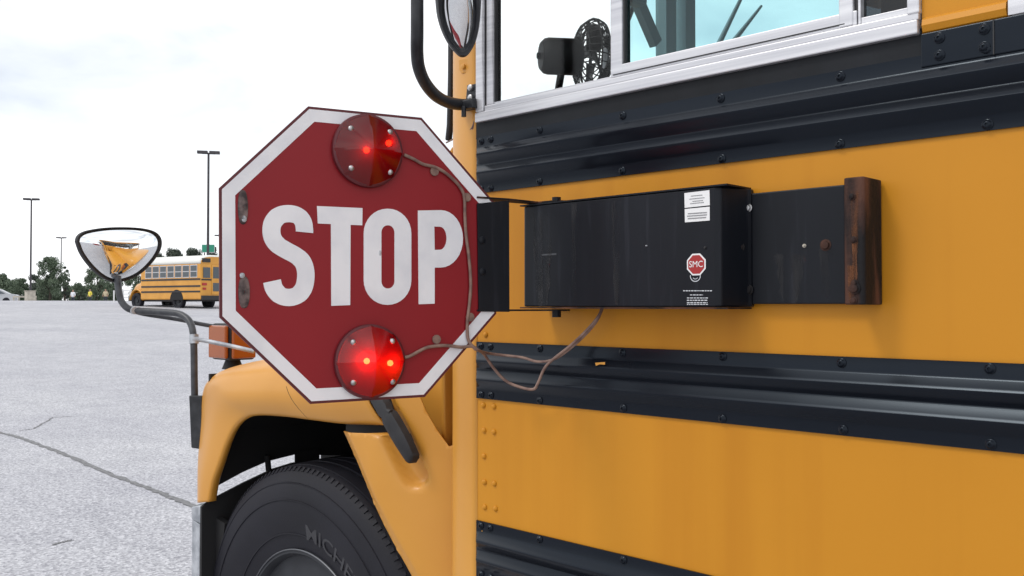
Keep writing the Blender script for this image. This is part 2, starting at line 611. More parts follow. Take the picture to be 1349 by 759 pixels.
# yellow window posts and band above windows
skin('header_panel', XF, XR, 2.42, 2.72)
WPOST = [(-.452, -.345)]
x = -.345
SIDEWIN = []
while x < XR - .8:
    SIDEWIN.append((x, x + .64))
    WPOST.append((x + .64, x + .72))
    x += .72
WPOST[-1] = (WPOST[-1][0], XR)
for i, (a, b) in enumerate(WPOST):
    mb = MB().box((a, YB, 1.80), (b, YB + .012, 2.42))
    # rolled lip along the bottom of the post panel
    if i == 0:
        lip = [(a + .002, YB - y, z) for y, z in ((0.0, 1.836), (.006, 1.832), (.008, 1.824), (.004, 1.816), (0.0, 1.814))]
        lip2 = [(b - .002, y, z) for _, y, z in lip]
        mb.grid([lip, lip2])
    mb.build('window_post', 'yellow', bus)
# black belt under the driver window and the bolted plate behind it
MB().box((XF + .002, YB - .003, 1.782), (-.452, YB, 1.822)).build('belt_strip', 'black_flat', bus)
pl = MB().box((-.452, YB - .006, 1.768), (XR, YB - .001, 1.8135)).build('belt_plate', 'black_rail', bus, bevel=.0015)
MB().box((-.3626, YB - .0075, 1.7685), (-.3610, YB - .0058, 1.813)).build('plate_seam', 'alu_gasket', bus)

# rub rails: pressed profile with two ribs
PROF = [(1.377, 0), (1.377, .003), (1.358, .0035), (1.354, .005), (1.345, .0155), (1.341, .0175), (1.337, .0165), (1.325, .006), (1.321, .004), (1.318, .005),
        (1.308, .0155), (1.304, .0175), (1.300, .0165), (1.286, .005), (1.282, .0035), (1.265, .003), (1.265, 0)]
def screw_mesh(r, h, hole=True):
    pr = [(r * 1.25, 0), (r * 1.25, h * .25), (r, h * .35), (r * .82, h * .85), (r * .5, h), (r * .34, h), (r * .3, h * .6), (0, h * .6)] if hole else \
         [(r, 0), (r * .96, h * .4), (r * .7, h * .8), (r * .35, h), (0, h * 1.03)]
    return MB().lathe(pr, 12, Matrix.Rotation(PI / 2, 4, 'X')).mesh('screw', 50)
SCREW = screw_mesh(.0058, .0048)
SCREW.materials.append(M['black_rail'])
RIVET = screw_mesh(.0058, .0042, False)
RIVET.materials.append(M['yellow'])
rails = []
for zb in RAILS:
    dz = zb - 1.265
    x0 = XF + .004
    rows = []
    xs = [x0 + .0, x0 + .004, x0 + .014, -1.0, -.5, 0, 1, 2, 4, XR]
    for i, xx in enumerate(xs):
        k = (0, .35, 1)[i] if i < 3 else 1
        rows.append([(xx, YB - .0008 - y * k - (.003 * (1 - k) if 0 < y else 0), z + dz) for z, y in PROF])
    rl = MB().grid(rows)
    rl.add(rows[0], [tuple(range(len(PROF)))])
    rail = rl.build('rub_rail', 'black_rail', bus, smooth=38)
    rails.append(rail)
    xs_s = [-1.302, -1.275] + [-1.145 + .1935 * k for k in range(26)]
    for xx in xs_s:
        for zz in (1.3685, 1.2725):
            if xx > 3.5:
                continue
            jit = random.uniform(-.0012, .0012)
            o = sub('screw', SCREW, None, rail, (xx + jit, YB - .0040, zz + dz + random.uniform(-.001, .001)), (0, random.uniform(0, 3), 0))
for xx, zz in ((-.428, 1.803), (-.373, 1.803), (-.428, 1.780), (-.373, 1.780)):
    sub('screw', SCREW, None, pl, (xx, YB - .0062, zz))
# chip of bare paint on the rail
MB().add([PY(784, 478, YB - .0190), PY(797, 477, YB - .0190), PY(797, 480.5, YB - .0190), PY(790, 480, YB - .0190), PY(785, 482, YB - .0190)], [(0, 1, 2, 3, 4)]).build('paint_chip', 'hood_yellow', bus)
# yellow rivets down the front edge
for px, py in ((637, 534), (651, 535.5), (638, 567), (651, 569), (638, 601), (638.5, 635), (651.5, 637), (639, 668), (653, 670), (640, 441), (637, 700)):
    p = PY(px, py, YB)
    link('rivet', RIVET, None, bus, (p.x, YB - .0002, p.z))

# driver window: aluminium frame
def zbar(name, x0, x1, z0, z1, y0, y1, m='alu', bevel=.002):
    return MB().box((x0, y0, z0), (x1, y1, z1)).build(name, m, bus, bevel=bevel)
wf = zbar('window_sill', -1.313, -.454, 1.8135, 1.833, YB - .012, YB + .02)
MB().box((-1.29, YB - .0075, 1.8335), (-.454, YB + .02, 1.8445)).build('window_sill', 'alu', bus, bevel=.0015)
MB().box((-.972, YB - .0035, 1.8452), (-.54, YB + .02, 1.8665)).build('sash_rail', 'alu', bus, bevel=.0015)
MB().box((-.972, YB - .0052, 1.8495), (-.557, YB - .0036, 1.8510)).build('sash_groove', 'alu_gasket', bus)
MB().box((-1.275, YB + .001, 1.8447), (-.975, YB + .02, 1.8505)).build('sash_rail', 'alu', bus, bevel=.001)
zbar('window_jamb', -1.313, -1.292, 1.834, 2.42, YB - .010, YB + .02)
zbar('window_jamb', -1.290, -1.271, 1.846, 2.40, YB - .003, YB + .018)
MB().box((-1.2925, YB - .004, 1.836), (-1.2895, YB + .018, 2.40)).build('jamb_gasket', 'alu_gasket', bus)
MB().box((-1.271, YB + .002, 1.851), (-1.2665, YB + .016, 2.39)).build('jamb_gasket', 'alu_gasket', bus)
zbar('sash_post', -.978, -.953, 1.8452, 2.40, YB - .004, YB + .018)
MB().box((-.953, YB + .001, 1.867), (-.9495, YB + .016, 2.39)).build('sash_gasket', 'alu_gasket', bus)
zbar('sash_post', -.566, -.545, 1.8455, 2.40, YB - .005, YB + .018)
MB().box((-.5445, YB + .001, 1.846), (-.5385, YB + .016, 2.39)).build('sash_gasket', 'alu_gasket', bus)
zbar('sash_post', -.5385, -.5345, 1.8455, 2.40, YB - .003, YB + .018, bevel=.001)
MB().box((-.5345, YB - .002, 1.8455), (-.468, YB + .018, 1.8545)).build('sash_rail', 'alu', bus, bevel=.001)
zbar('window_jamb', -.469, -.4525, 1.842, 2.42, YB - .009, YB + .018)
zbar('window_head', -1.313, -.4525, 2.395, 2.425, YB - .008, YB + .02)
MB().box((-1.2665, YB + .008, 1.8505), (-.978, YB + .012, 2.395)).build('window_pane', 'glass', bus)
MB().box((-.9495, YB + .008, 1.8665), (-.566, YB + .012, 2.395)).build('window_pane', 'glass_tint', bus)
MB().box((-.5345, YB + .008, 1.8545), (-.469, YB + .012, 2.395)).build('window_pane', 'glass_dark', bus)
# passenger windows behind
for a, b in SIDEWIN[:9]:
    fr = MB()
    fr.box((a, YB - .006, 1.815), (b, YB + .02, 1.838)).box((a, YB - .006, 1.838), (a + .02, YB + .02, 2.42)).box((b - .02, YB - .006, 1.838), (b, YB + .02, 2.42)).box((a + .02, YB - .004, 2.12), (b - .02, YB + .02, 2.145))
    f = fr.build('window_frame', 'alu', bus)
    sub('pane', MB().box((a + .02, YB + .008, 1.838), (b - .02, YB + .012, 2.42)).mesh('pane'), 'glass_dark', f)

# far side, roof, rear, floor: plain coachwork around the cabin
def far_side():
    mb = MB()
    y = 2 * YC - YB
    mb.box((XF + 1.0, y - .012, .42), (XR, y, 1.80)).box((XF + 1.0, y - .012, 2.42), (XR, y, 2.72)).box((XF, y - .012, 2.45), (XF + 1.0, y, 2.72))
    xx = XF + 1.0
    while xx < XR:
        mb.box((xx, y - .012, 1.80), (min(xx + .08, XR), y, 2.42))
        xx += .72
    return mb.build('side_panel', 'yellow', bus)
far_side()
rp_rows = []
for xx in (-1.42, XR):
    row = []
    for k in range(25):
        a = PI * k / 24
        row.append((xx, YC - 1.20 * math.copysign(abs(math.cos(a)) ** .55, math.cos(a)), 2.70 + .32 * math.sin(a) ** .8))
    rp_rows.append(row)
MB().grid(rp_rows).build('roof', 'far_roof', bus, smooth=60, thick=.012, off=0)
MB().box((XR, YB, .42), (XR + .02, 2 * YC - YB, 2.9)).build('rear_panel', 'yellow', bus)
MB().box((-1.38, YB + .03, .98), (XR - .03, 2 * YC - YB - .03, 1.02)).build('floor', 'interior', bus)
MB().box((XF, YB + .02, 2.66), (XR - .03, 2 * YC - YB - .02, 2.68)).build('ceiling_lining', 'ceiling', bus)
MB().box((XF + 1.6, YB + .03, 1.03), (XF + 1.63, YC - .45, 2.0)).build('partition', 'interior', bus)
MB().box((-1.40, YB + .05, 1.30), (-1.05, 2 * YC - YB - .65, 1.72)).build('dashboard', 'interior', bus, bevel=.03)

# rounded front corner post and windshield
def windshield_x(y):
    t = abs(y - YC) / 1.15
    return -1.47 - .21 * (1 - min(t, 1) ** 2.0)
def corner(sign, name='corner_post'):
    rows = []
    zs = [.40, .9, 1.30, 1.60, 1.78, 1.83, 1.95, 2.4, 2.72]
    for z in zs:
        row = []
        for k in range(11):
            a = PI / 2 * k / 10
            px_ = XF + .004 - .118 * math.sin(a)
            py_ = YB + .003 + .052 * (1 - math.cos(a)) ** .9
            row.append(Vector((px_, YC + sign * (YC - py_), z)))
        row.append(Vector((-1.44, YC + sign * (YC - YB - .075), z)))
        rows.append(row)
    return MB().grid(rows).build(name, 'hood_yellow', bus, smooth=50, thick=.008, off=0)
corner(-1)
corner(1)
# windshield gasket down the near post
MB().tube([PY(595, -230, 1.32), PY(595, 0, 1.32), PY(594.5, 100, 1.32), PY(593, 165, 1.32), PY(591, 184, 1.33)], .0075, 8).build('windshield_gasket', 'rubber', bus, smooth=60)
# cowl below the windshield
rows = []
for z, dx in ((1.0, -.03), (1.60, -.035), (1.755, -.035), (1.79, 0.0)):
    rows.append([Vector((windshield_x(y) + .012 + dx, y, z)) for y in [YB + .07 + (2.26) * k / 20 for k in range(21)]])
MB().grid(rows).build('cowl', 'hood_yellow', bus, smooth=50, thick=.01, off=0)
rows = []
for z in (1.785, 2.66):
    rows.append([Vector((windshield_x(y) + .02, y, z)) for y in [YB + .07 + (2.26) * k / 20 for k in range(21)]])
MB().grid(rows).build('windshield', 'glass', bus, smooth=50)
rows = []
for z, dx in ((2.64, 0), (2.74, .0), (2.88, .03), (2.99, .12), (3.02, .3)):
    rows.append([Vector((windshield_x(y) + dx, y, z - .25 * (abs(y - YC) / 1.15) ** 4 * max(0, (z - 2.7)) / .32)) for y in [YB + .02 + (2.36) * k / 20 for k in range(21)]])
MB().grid(rows).build('front_cap', 'hood_yellow', bus, smooth=50, thick=.01, off=0)
for yy in (YC - .055, YC + .055):
    MB().box((windshield_x(yy) + .01, yy - .028, 1.785), (windshield_x(yy) + .05, yy + .028, 2.66)).build('windshield_post', 'post_grey', bus)
for y in (YB + .60, YC + .18):
    wb = MB()
    x0 = windshield_x(y) - .012
    wb.tube([(x0, y, 1.80), (windshield_x(y + .3) - .02, y + .30, 2.15)], .007, 6)
    wb.tube([(windshield_x(y + .12) - .022, y + .10, 1.86), (windshield_x(y + .5) - .022, y + .46, 2.42)], .009, 6)
    wb.build('wiper', 'rubber', bus, smooth=60)
for a, b in (((945, 62), (990, -30)), ((962, 60), (1003, 8))):
    MB().tube([PX(*a, -1.655), PX(*b, -1.64)], [.010, .005], 6).build('wiper', 'post_grey', bus, smooth=60)
b0, b1 = PX(822, -40, -1.40), PX(864, 58, -1.40)
MB().bar(b0, b1, .02, .035).build('visor_stay', 'interior', bus)
p = PX(832, -5, -1.38)
MB().box((p.x - .02, p.y - .045, p.z - .02), (p.x + .02, p.y + .045, p.z + .14)).build('sun_visor', 'interior', bus, bevel=.01)

# ---- fender + hood front (tilting nose)
LPX = [(275, 661), (280, 635), (288, 612), (299, 581), (310, 561), (324, 549.5), (342, 546), (377, 548), (409, 552), (453, 557), (507, 558.5)]
OPX = [(265, 661), (263.5, 620), (263.5, 590), (266, 550), (270, 515), (280, 498), (300, 486), (342, 476), (395, 468), (450, 462), (500, 455)]
secs = []
for i, (l, o) in enumerate(zip(LPX, OPX)):
    Lp = PY(l[0], l[1], 1.275)
    Op = PY(o[0], o[1], 1.33)
    d = Vector((Op.x - Lp.x, 0, Op.z - Lp.z))
    dn = d.normalized()
    def q(t, y, e=0):
        return Vector((Lp.x + d.x * t + dn.x * e, y, Lp.z + d.z * t + dn.z * e))
    f = smooth01((i - 3) / 4)
    def bl(a, b):
        return a + (b - a) * f
    inn = [.03, .04, .10, .33, .33][i] if i < 4 else .33        # how far the shell runs inwards
    secs.append([q(.05, 1.300), q(.02, 1.294), q(-.006, 1.284), q(.0, 1.276), q(.06, bl(1.273, 1.266)), q(.32, bl(1.274, 1.250)), q(.58, bl(1.288, 1.254)),
                 q(.84, bl(1.310, 1.275)), q(1, 1.335), q(1.0, 1.335 + inn * .25, .010 * f + .004), q(1.0, 1.335 + inn * .6, .012 + .018 * f), q(1.0, 1.335 + inn, .012 + .04 * f)])
MB().grid(cat2(secs, 6, 4)).build('front_fender', 'hood_yellow', bus, smooth=55, thick=.004, off=0)
row = cat2(secs, 6, 4)[48]
MB().tube([p + Vector((0, -.0012, .0)) for p in row[11:24]], .0013, 6).build('fender_seam', 'dark_liner', bus)
# mirrored far fender
far = [[Vector((p.x, 2 * YC - p.y, p.z)) for p in s] for s in secs]
MB().grid(cat2(far, 3, 2)).build('front_fender', 'hood_yellow', bus, smooth=55, thick=.004, off=0)
# hood: loft of sections along the length
rows = []
for x, zt, w in ((-1.46, 1.62, .96), (-1.8, 1.585, .92), (-2.2, 1.53, .88), (-2.5, 1.47, .84), (-2.66, 1.42, .80), (-2.74, 1.34, .78)):
    prof = [(-w, 1.27 if x > -2.3 else 1.24), (-w + .02, zt - .18), (-w + .09, zt - .05), (-w + .25, zt - .01), (0, zt + .01)]
    full = prof + [(-a, b) for a, b in prof[-2::-1]]
    rows.append([Vector((x, YC + a, b)) for a, b in full])
MB().grid(cat2(rows, 3, 3)).build('hood', 'hood_yellow', bus, smooth=45, thick=.006, off=0)
# nose panel with grille and headlights
nose = MB()
nose.box((-2.735, YC - .78, .98), (-2.70, YC - .42, 1.34)).box((-2.735, YC + .42, .98), (-2.70, YC + .78, 1.34)).box((-2.735, YC - .42, 1.25), (-2.70, YC + .42, 1.34)).box((-2.735, YC - .42, .98), (-2.70, YC + .42, 1.03))
nose.box((-2.70, YC - .80, .98), (-2.50, YC - .78, 1.30)).box((-2.70, YC + .78, .98), (-2.50, YC + .80, 1.30))
nose.build('nose_panel', 'hood_yellow', bus, bevel=.01)
g = MB().box((-2.70, YC - .42, 1.03), (-2.68, YC + .42, 1.25)).build('grille', 'dark_liner', bus)
for k in range(6):
    sub('grille_bar', MB().box((-2.742, YC - .42, 1.045 + k * .035), (-2.715, YC + .42, 1.058 + k * .035)).mesh('bar'), 'alu', g)
for yy in (YC - .6, YC + .6):
    h = MB().box((-2.76, yy - .12, 1.06), (-2.736, yy + .12, 1.24)).build('headlight', 'alu', bus, bevel=.01)
    sub('lens', MB().box((-2.768, yy - .1, 1.08), (-2.7605, yy + .1, 1.22)).mesh('lens'), 'white_paint', h)
# dark works behind the wheel: inner liner, engine mass (plain box added to block light and view), frame, axle
lin = MB()
lin.box((-2.66, 1.80, .55), (-1.40, 3.1, 1.40))
lin.build('engine_block', 'dark_liner', bus)
MB().box((-2.58, 1.66, .72), (XR, 1.78, .92)).build('frame_rail', 'dark_liner', bus)
ins = [[Vector((p.x + .0, y, p.z - .03)) for y in (1.384, 1.5, 1.8)] for p in [Vector((-2.50 + .02 * 0, 0, 1.02)), Vector((-2.48, 0, 1.10)), Vector((-2.40, 0, 1.20)), Vector((-2.2, 0, 1.24)), Vector((-1.9, 0, 1.25)), Vector((-1.6, 0, 1.24)), Vector((-1.42, 0, 1.22))]]
MB().grid(ins).build('fender_liner', 'dark_liner', bus, thick=.004)
MB().box((-1.47, 1.40, .40), (-1.45, 1.80, 1.25)).build('splash_panel', 'dark_liner', bus)
# front splash sheet: lower part of the gap above the bumper (sloping top edge) and the drop of the liner above it
XS = -2.47
lo = [PX(266, 668, XS), PX(278, 659, XS), PX(320, 637, XS), PX(360, 618, XS), PX(386, 610, XS)]
lo_poly = lo + [Vector((XS, 1.80, lo[-1].z)), Vector((XS, 1.80, .45)), Vector((XS, lo[0].y, .45))]
MB().prism(lo_poly, (-.01, 0, 0)).build('splash_panel', 'dark_liner', bus)
up = [PX(276, 646, XS), PX(320, 622, XS), PX(352, 608, XS), PX(388, 599, XS)]
up_poly = up + [Vector((XS, 1.80, up[-1].z - .03)), Vector((XS, 1.80, 1.25)), Vector((XS, up[0].y, 1.25))]
MB().prism(up_poly, (-.01, 0, 0)).build('fender_liner', 'dark_liner', bus)
a, b = PX(383, 597, XS + .01), PX(384, 614, XS + .01)
MB().tube([PX(352, 600, XS + .012), PX(354, 620, XS + .012)], .009, 8).build('hose', 'dark_liner', bus, smooth=60)
MB().prism([PX(388, 596, XS + .004), PX(420, 590, XS + .004), PX(420, 640, XS + .004), PX(388, 640, XS + .004)], (.004, 0, 0)).build('splash_panel', 'dark_liner', bus)

# rear half of the wheel arch: pressed panel with the latch recess
lip = [(-1.783, 1.153), (-1.735, 1.095), (-1.682, 1.025), (-1.625, .948), (-1.562, .858), (-1.515, .77), (-1.485, .66), (-1.475, .50)]
lipd = [Vector((a, 0, b)) for a, b in lip]
lipd = catmull(lipd, 5)
def q2(px, py, y=1.30):
    p = PY(px, py, y)
    return (p.x, p.z)
XQ = -1.432
outl = [(p.x, p.z) for p in lipd] + [(XQ, .50)] + [(XQ, .50 + (1.16 - .50) * k / 20) for k in range(1, 21)]
outl += [q2(592, 588, 1.33), q2(580, 566, 1.325), q2(566, 541, 1.315), q2(552, 516, 1.30), q2(540, 510, 1.29), q2(525, 512, 1.285), q2(506, 522, 1.28), q2(510, 548, 1.275), q2(514, 571, 1.275), q2(490, 570, 1.275), q2(470, 569, 1.275)]
rc = [q2(507, 515, 1.29), q2(530, 570, 1.30), q2(553, 624, 1.31)]      # axis of the recess
rw = [.026, .030, .022]
def lip_dist(x, z):
    return min(math.hypot(x - p.x, z - p.z) for p in lipd)
def y_rear(x, z):
    d = lip_dist(x, z)
    y = 1.272 - .016 * smooth01(d / .035) + .012 * smooth01((d - .05) / .1)
    t = max(0, min(1, (x + 1.66) / .23))
    y += .088 * t ** 1.6
    # recess for the rubber latch
    best, wv = 9, .03
    for i in range(2):
        ax, az = rc[i]
        bx, bz = rc[i + 1]
        L2 = (bx - ax) ** 2 + (bz - az) ** 2
        tt = max(0, min(1, ((x - ax) * (bx - ax) + (z - az) * (bz - az)) / L2))
        dd = math.hypot(x - ax - tt * (bx - ax), z - az - tt * (bz - az))
        w = rw[i] + (rw[i + 1] - rw[i]) * tt
        if dd - w < best:
            best, wv = dd - w, w
    y += .030 * smooth01((.010 - best) / .014)
    # soft ridge on the body side of the recess
    return y
def in_poly(x, z, poly):
    c = False
    n = len(poly)
    for i in range(n):
        x1, z1 = poly[i]
        x2, z2 = poly[(i + 1) % n]
        if (z1 > z) != (z2 > z) and x < (x2 - x1) * (z - z1) / (z2 - z1) + x1:
            c = not c
    return c
def cdt_patch(outl, yfun, step):
    pts = [Vector(p) for p in outl]
    n = len(pts)
    edges = [(i, (i + 1) % n) for i in range(n)]
    xs = [p[0] for p in outl]
    zs = [p[1] for p in outl]
    x = min(xs)
    while x < max(xs):
        z = min(zs)
        while z < max(zs):
            if in_poly(x, z, outl) and min(math.hypot(x - a, z - b) for a, b in outl) > step * .55:
                pts.append(Vector((x, z)))
            z += step
        x += step
    v, e, f, *_ = delaunay_2d_cdt(pts, edges, [], 1, 1e-6)
    mb = MB()
    mb.add([(p.x, yfun(p.x, p.y), p.y) for p in v], [tuple(q) for q in f])
    return mb
cdt_patch(outl, y_rear, .0085).build('rear_fender', 'hood_yellow', bus, smooth=70, thick=.004, off=0)
# cowl side triangle between hood seam and corner post
MB().prism([(a, 1.374, b) for a, b in ((-1.405, 1.02), (-1.80, 1.02), (-1.80, 1.26), (-1.62, 1.36), (-1.53, 1.50), (-1.495, 1.64), (-1.485, 1.745), (-1.405, 1.745))], (0, .006, 0)).build('cowl_side', 'hood_yellow', bus)
# dark strip filling the gap behind the hood joint
MB().box((-1.83, 1.31, 1.14), (-1.57, 1.318, 1.24)).build('hood_gap_strip', 'dark_liner', bus)
# rubber hood latch
la = [PY(492, 520, 1.255), PY(505, 540, 1.255), PY(518, 562, 1.258), PY(531, 585, 1.262), PY(541, 603, 1.270), PY(545, 607, 1.274)]
la = catmull([Vector(p) for p in la], 4)
rws = []
for i, p in enumerate(la):
    d = (la[min(i + 1, len(la) - 1)] - la[max(i - 1, 0)]).normalized()
    n = d.cross(Vector((0, -1, 0))).normalized()
    t = i / (len(la) - 1)
    w = .0155 + .007 * math.sin(PI * min(1, t * 1.15)) - .007 * smooth01((t - .8) / .2) - (.006 if .22 < t < .30 else 0)
    rws.append([p - n * w + Vector((0, .012, 0)), p - n * w * .9 - Vector((0, .004, 0)), p - n * w * .4 - Vector((0, .009, 0)), p + n * w * .4 - Vector((0, .009, 0)), p + n * w * .9 - Vector((0, .004, 0)), p + n * w + Vector((0, .012, 0))])
lt = MB().grid(rws)
lt.add(rws[0], [tuple(range(6))])
lt.add(rws[-1], [tuple(range(6))])
lt.build('hood_latch', 'rubber', bus, smooth=50)
c0 = PY(508, 545, 1.255)
MB().tube([c0 + Vector((-.014, 0, .012)), c0 + Vector((.018, 0, .004))], .006, 8).build('latch_pin', 'rubber', bus, smooth=60)

# ---- front wheel
WC = Vector((-2.02, 1.432, .52))
whl = bpy.data.objects.new('front_wheel', None)
COL.objects.link(whl)
whl.parent = bus
whl.matrix_parent_inverse = INV['school_bus']
RT = Matrix.Translation(WC) @ Matrix.Rotation(PI / 2, 4, 'X')       # local Z -> -Y (towards camera)
tp = [(.292, .098), (.300, .110), (.318, .114), (.345, .122), (.380, .131), (.410, .1345), (.440, .1335), (.462, .130), (.478, .124), (.490, .1175), (.497, .113), (.503, .108), (.5085, .100), (.5115, .092), (.5125, .088), (.5045, .0865), (.5045, .083), (.5135, .0815), (.5165, .050), (.5165, .046), (.507, .0445), (.507, .036), (.5168, .0345), (.5175, .012), (.5175, .006), (.508, .0048), (.508, -.0048), (.5175, -.006)]
tpf = tp + [(r, -h) for r, h in tp[::-1][1:]] + [(.285, -.09), (.285, .09)]
def wsub(name, mb, m, smooth=40, parent=None):
    o = mb.build(name, m, None, smooth=smooth)
    o.parent = parent or whl
    return o
ty = wsub('tyre', MB().lathe(tpf, 128, RT, closed=True), 'tyre', 35)
# shoulder serrations
ser = MB()
for k in range(150):
    a = 2 * PI * k / 150
    c, s = math.cos(a), math.sin(a)
    c2, s2 = math.cos(a + .018), math.sin(a + .018)
    pts = []
    for (r, h) in ((.5005, .1130), (.5105, .1042), (.5065, .0990), (.4960, .1070)):
        pts.append((r, h))
    vs = [RT @ Vector((r * c, r * s, h)) for r, h in pts] + [RT @ Vector((r * c2, r * s2, h)) for r, h in pts]
    ser.hexa([vs[0], vs[1], vs[2], vs[3], vs[4], vs[5], vs[6], vs[7]])
so = wsub('shoulder_rib', ser, 'tyre', None, ty)
so['kind'] = 'stuff'
# raised bands and lettering on the sidewall
for r0, r1, h in ((.338, .341, .1225), (.427, .4295, .1365), (.470, .4725, .1285)):
    wsub('sidewall_band', MB().lathe([(r0 - .002, h - .006), (r0, h), (r1, h), (r1 + .002, h - .006)], 96, RT, closed=True), 'tyre', 40, ty)
def sidewall_text(body, r, size, a0):
    vs, fs = text_mb(body, size, bold=.0003)
    wide = max(v.x for v in vs) - min(v.x for v in vs)
    out = []
    for v in vs:
        rr = r + v.y
        a = a0 - v.x * 1.25 / r
        h = .1345 - .165 * max(0, .412 - rr)
        out.append(RT @ Vector((rr * math.cos(a), rr * math.sin(a), h + .0014)))
    mb = MB()
    n = len(out)
    base = [RT @ (RT.inverted() @ p - Vector((0, 0, .004))) for p in out]
    mb.add(out, fs)
    mb.add(base, [q[::-1] for q in fs])
    # side walls along boundary edges
    cnt = {}
    for q in fs:
        for i in range(len(q)):
            e = (q[i], q[(i + 1) % len(q)])
            cnt[e] = 1
    for (i, j) in list(cnt):
        if (j, i) not in cnt:
            mb.add([out[i], out[j], base[j], base[i]], [(0, 1, 2, 3)])
    return mb
wsub('raised_lettering', sidewall_text('MICHELIN', .352, .058, R(60)), 'tyre_raised', None, ty)
wsub('raised_lettering', sidewall_text('MICHELIN', .352, .058, R(240)), 'tyre_raised', None, ty)
rim = wsub('rim', MB().lathe([(.293, .09), (.300, .104), (.297, .112), (.288, .113), (.281, .104), (.276, .08), (.270, .04), (.262, .01), (.235, -.005), (.17, .012), (.13, .03), (.11, .05), (.09, .055), (.085, .11), (.06, .12), (0, .12)], 72, RT), 'rim', 40)
for k in range(10):
    a = 2 * PI * k / 10
    p = RT @ Vector((.142 * math.cos(a), .142 * math.sin(a), .025))
    o = MB().lathe([(.014, 0), (.014, .03), (.008, .034), (0, .034)], 6, Matrix.Translation(p) @ Matrix.Rotation(PI / 2, 4, 'X')).build('lug_nut', 'rim', None)
    o.parent = rim
wsub('rim_edge', MB().lathe([(.2975, .1125), (.2995, .1145), (.2975, .1165), (.2955, .1145)], 96, RT, closed=True), 'rim_edge', 60, rim)
# second wheel on the far side
for nm, yy in (('front_wheel', 2 * YC - 1.432),):
    w2 = bpy.data.objects.new(nm, None)
    COL.objects.link(w2)
    w2.parent = bus
    w2.matrix_parent_inverse = INV['school_bus']
    o = MB().lathe(tpf, 48, Matrix.Translation((WC.x, yy, .52)) @ Matrix.Rotation(PI / 2, 4, 'X'), closed=True).build('tyre', 'tyre', None, smooth=35)
    o.parent = w2
w3 = bpy.data.objects.new('rear_wheel', None)
COL.objects.link(w3)
w3.parent = bus
w3.matrix_parent_inverse = INV['school_bus']
for yy in (1.42, 2 * YC - 1.42):
    o = MB().lathe(tpf, 48, Matrix.Translation((3.6, yy + .13 * 0, .52)) @ Matrix.Rotation(PI / 2, 4, 'X'), closed=True).build('tyre', 'tyre', None, smooth=35)
    o.parent = w3
MB().tube([(WC.x, 1.5, .52), (WC.x, 2 * YC - 1.5, .52)], .05, 10).build('axle', 'dark_liner', bus)

# ---- bumper with galvanised corner
bz = .835
bump = MB()
prof = [(0, -.24), (.012, -.235), (.012, .0), (0, .004), (-.05, .004), (-.056, -.003), (-.056, -.237), (-.05, -.24)]
rws = []
for y, dx in ((1.315, .06), (1.325, .02), (1.36, 0), (1.5, -.01), (YC, -.03), (2 * YC - 1.5, -.01), (2 * YC - 1.33, .02), (2 * YC - 1.315, .06)):
    rws.append([Vector((-2.60 + dx + a, y, bz + b)) for a, b in prof + [prof[0]]])
bm_ = MB().grid(rws)
bm_.add(rws[0][:-1], [tuple(range(8))])
bumper = bm_.build('bumper', 'black_rail', bus, smooth=40)
bc = MB()
bc.prism([PY(252, 668, 1.305), PY(272, 664, 1.305), PY(276, 676, 1.305), PY(263, 690, 1.305), PY(252, 684, 1.305)], (0, .02, 0))
bc.build('bumper_corner', 'galv', bus, bevel=.003)
MB().prism([PY(253, 684, 1.308), PY(263, 691, 1.308), PY(262, 790, 1.308), PY(252, 790, 1.308)], (0, .02, 0)).build('bumper_end', 'galv', bus, bevel=.002)
MB().prism([PY(263.5, 691, 1.312), PY(276, 677, 1.312), PY(296, 690, 1.312), PY(286, 790, 1.312), PY(262.5, 790, 1.312)], (0, .02, 0)).build('bumper_end', 'dark_liner', bus)

# ---- turn signal on the fender
sg = MB().box((-.055, -.035, 0), (.055, .035, .115))
ts_loc = PY(313, 474, 1.47)
tso = MB().hexa([Vector(ts_loc) + Vector(q) for q in ((-.085, -.045, 0), (.03, -.045, 0), (.03, .045, 0), (-.085, .045, 0), (-.085, -.045, .115), (.03, -.045, .115), (.03, .045, .115), (-.085, .045, .115))]).build('turn_signal', 'rubber', bus, bevel=.008)
for dx0, dx1 in ((-.082, .027),):
    o = MB().box((ts_loc.x + dx0, ts_loc.y - .058, ts_loc.z + .006), (ts_loc.x + dx1, ts_loc.y - .0455, ts_loc.z + .109)).build('lens', 'amber', None, bevel=.005)
    o.parent = tso
    o = MB().box((ts_loc.x + .0305, ts_loc.y - .04, ts_loc.z + .006), (ts_loc.x + .044, ts_loc.y + .04, ts_loc.z + .109)).build('lens', 'amber', None, bevel=.005)
    o.parent = tso
MB().tube([ts_loc + Vector((-.03, 0, -.03)), ts_loc + Vector((-.03, 0, .002))], [.035, .022], 10).build('signal_base', 'rubber', bus, smooth=50)

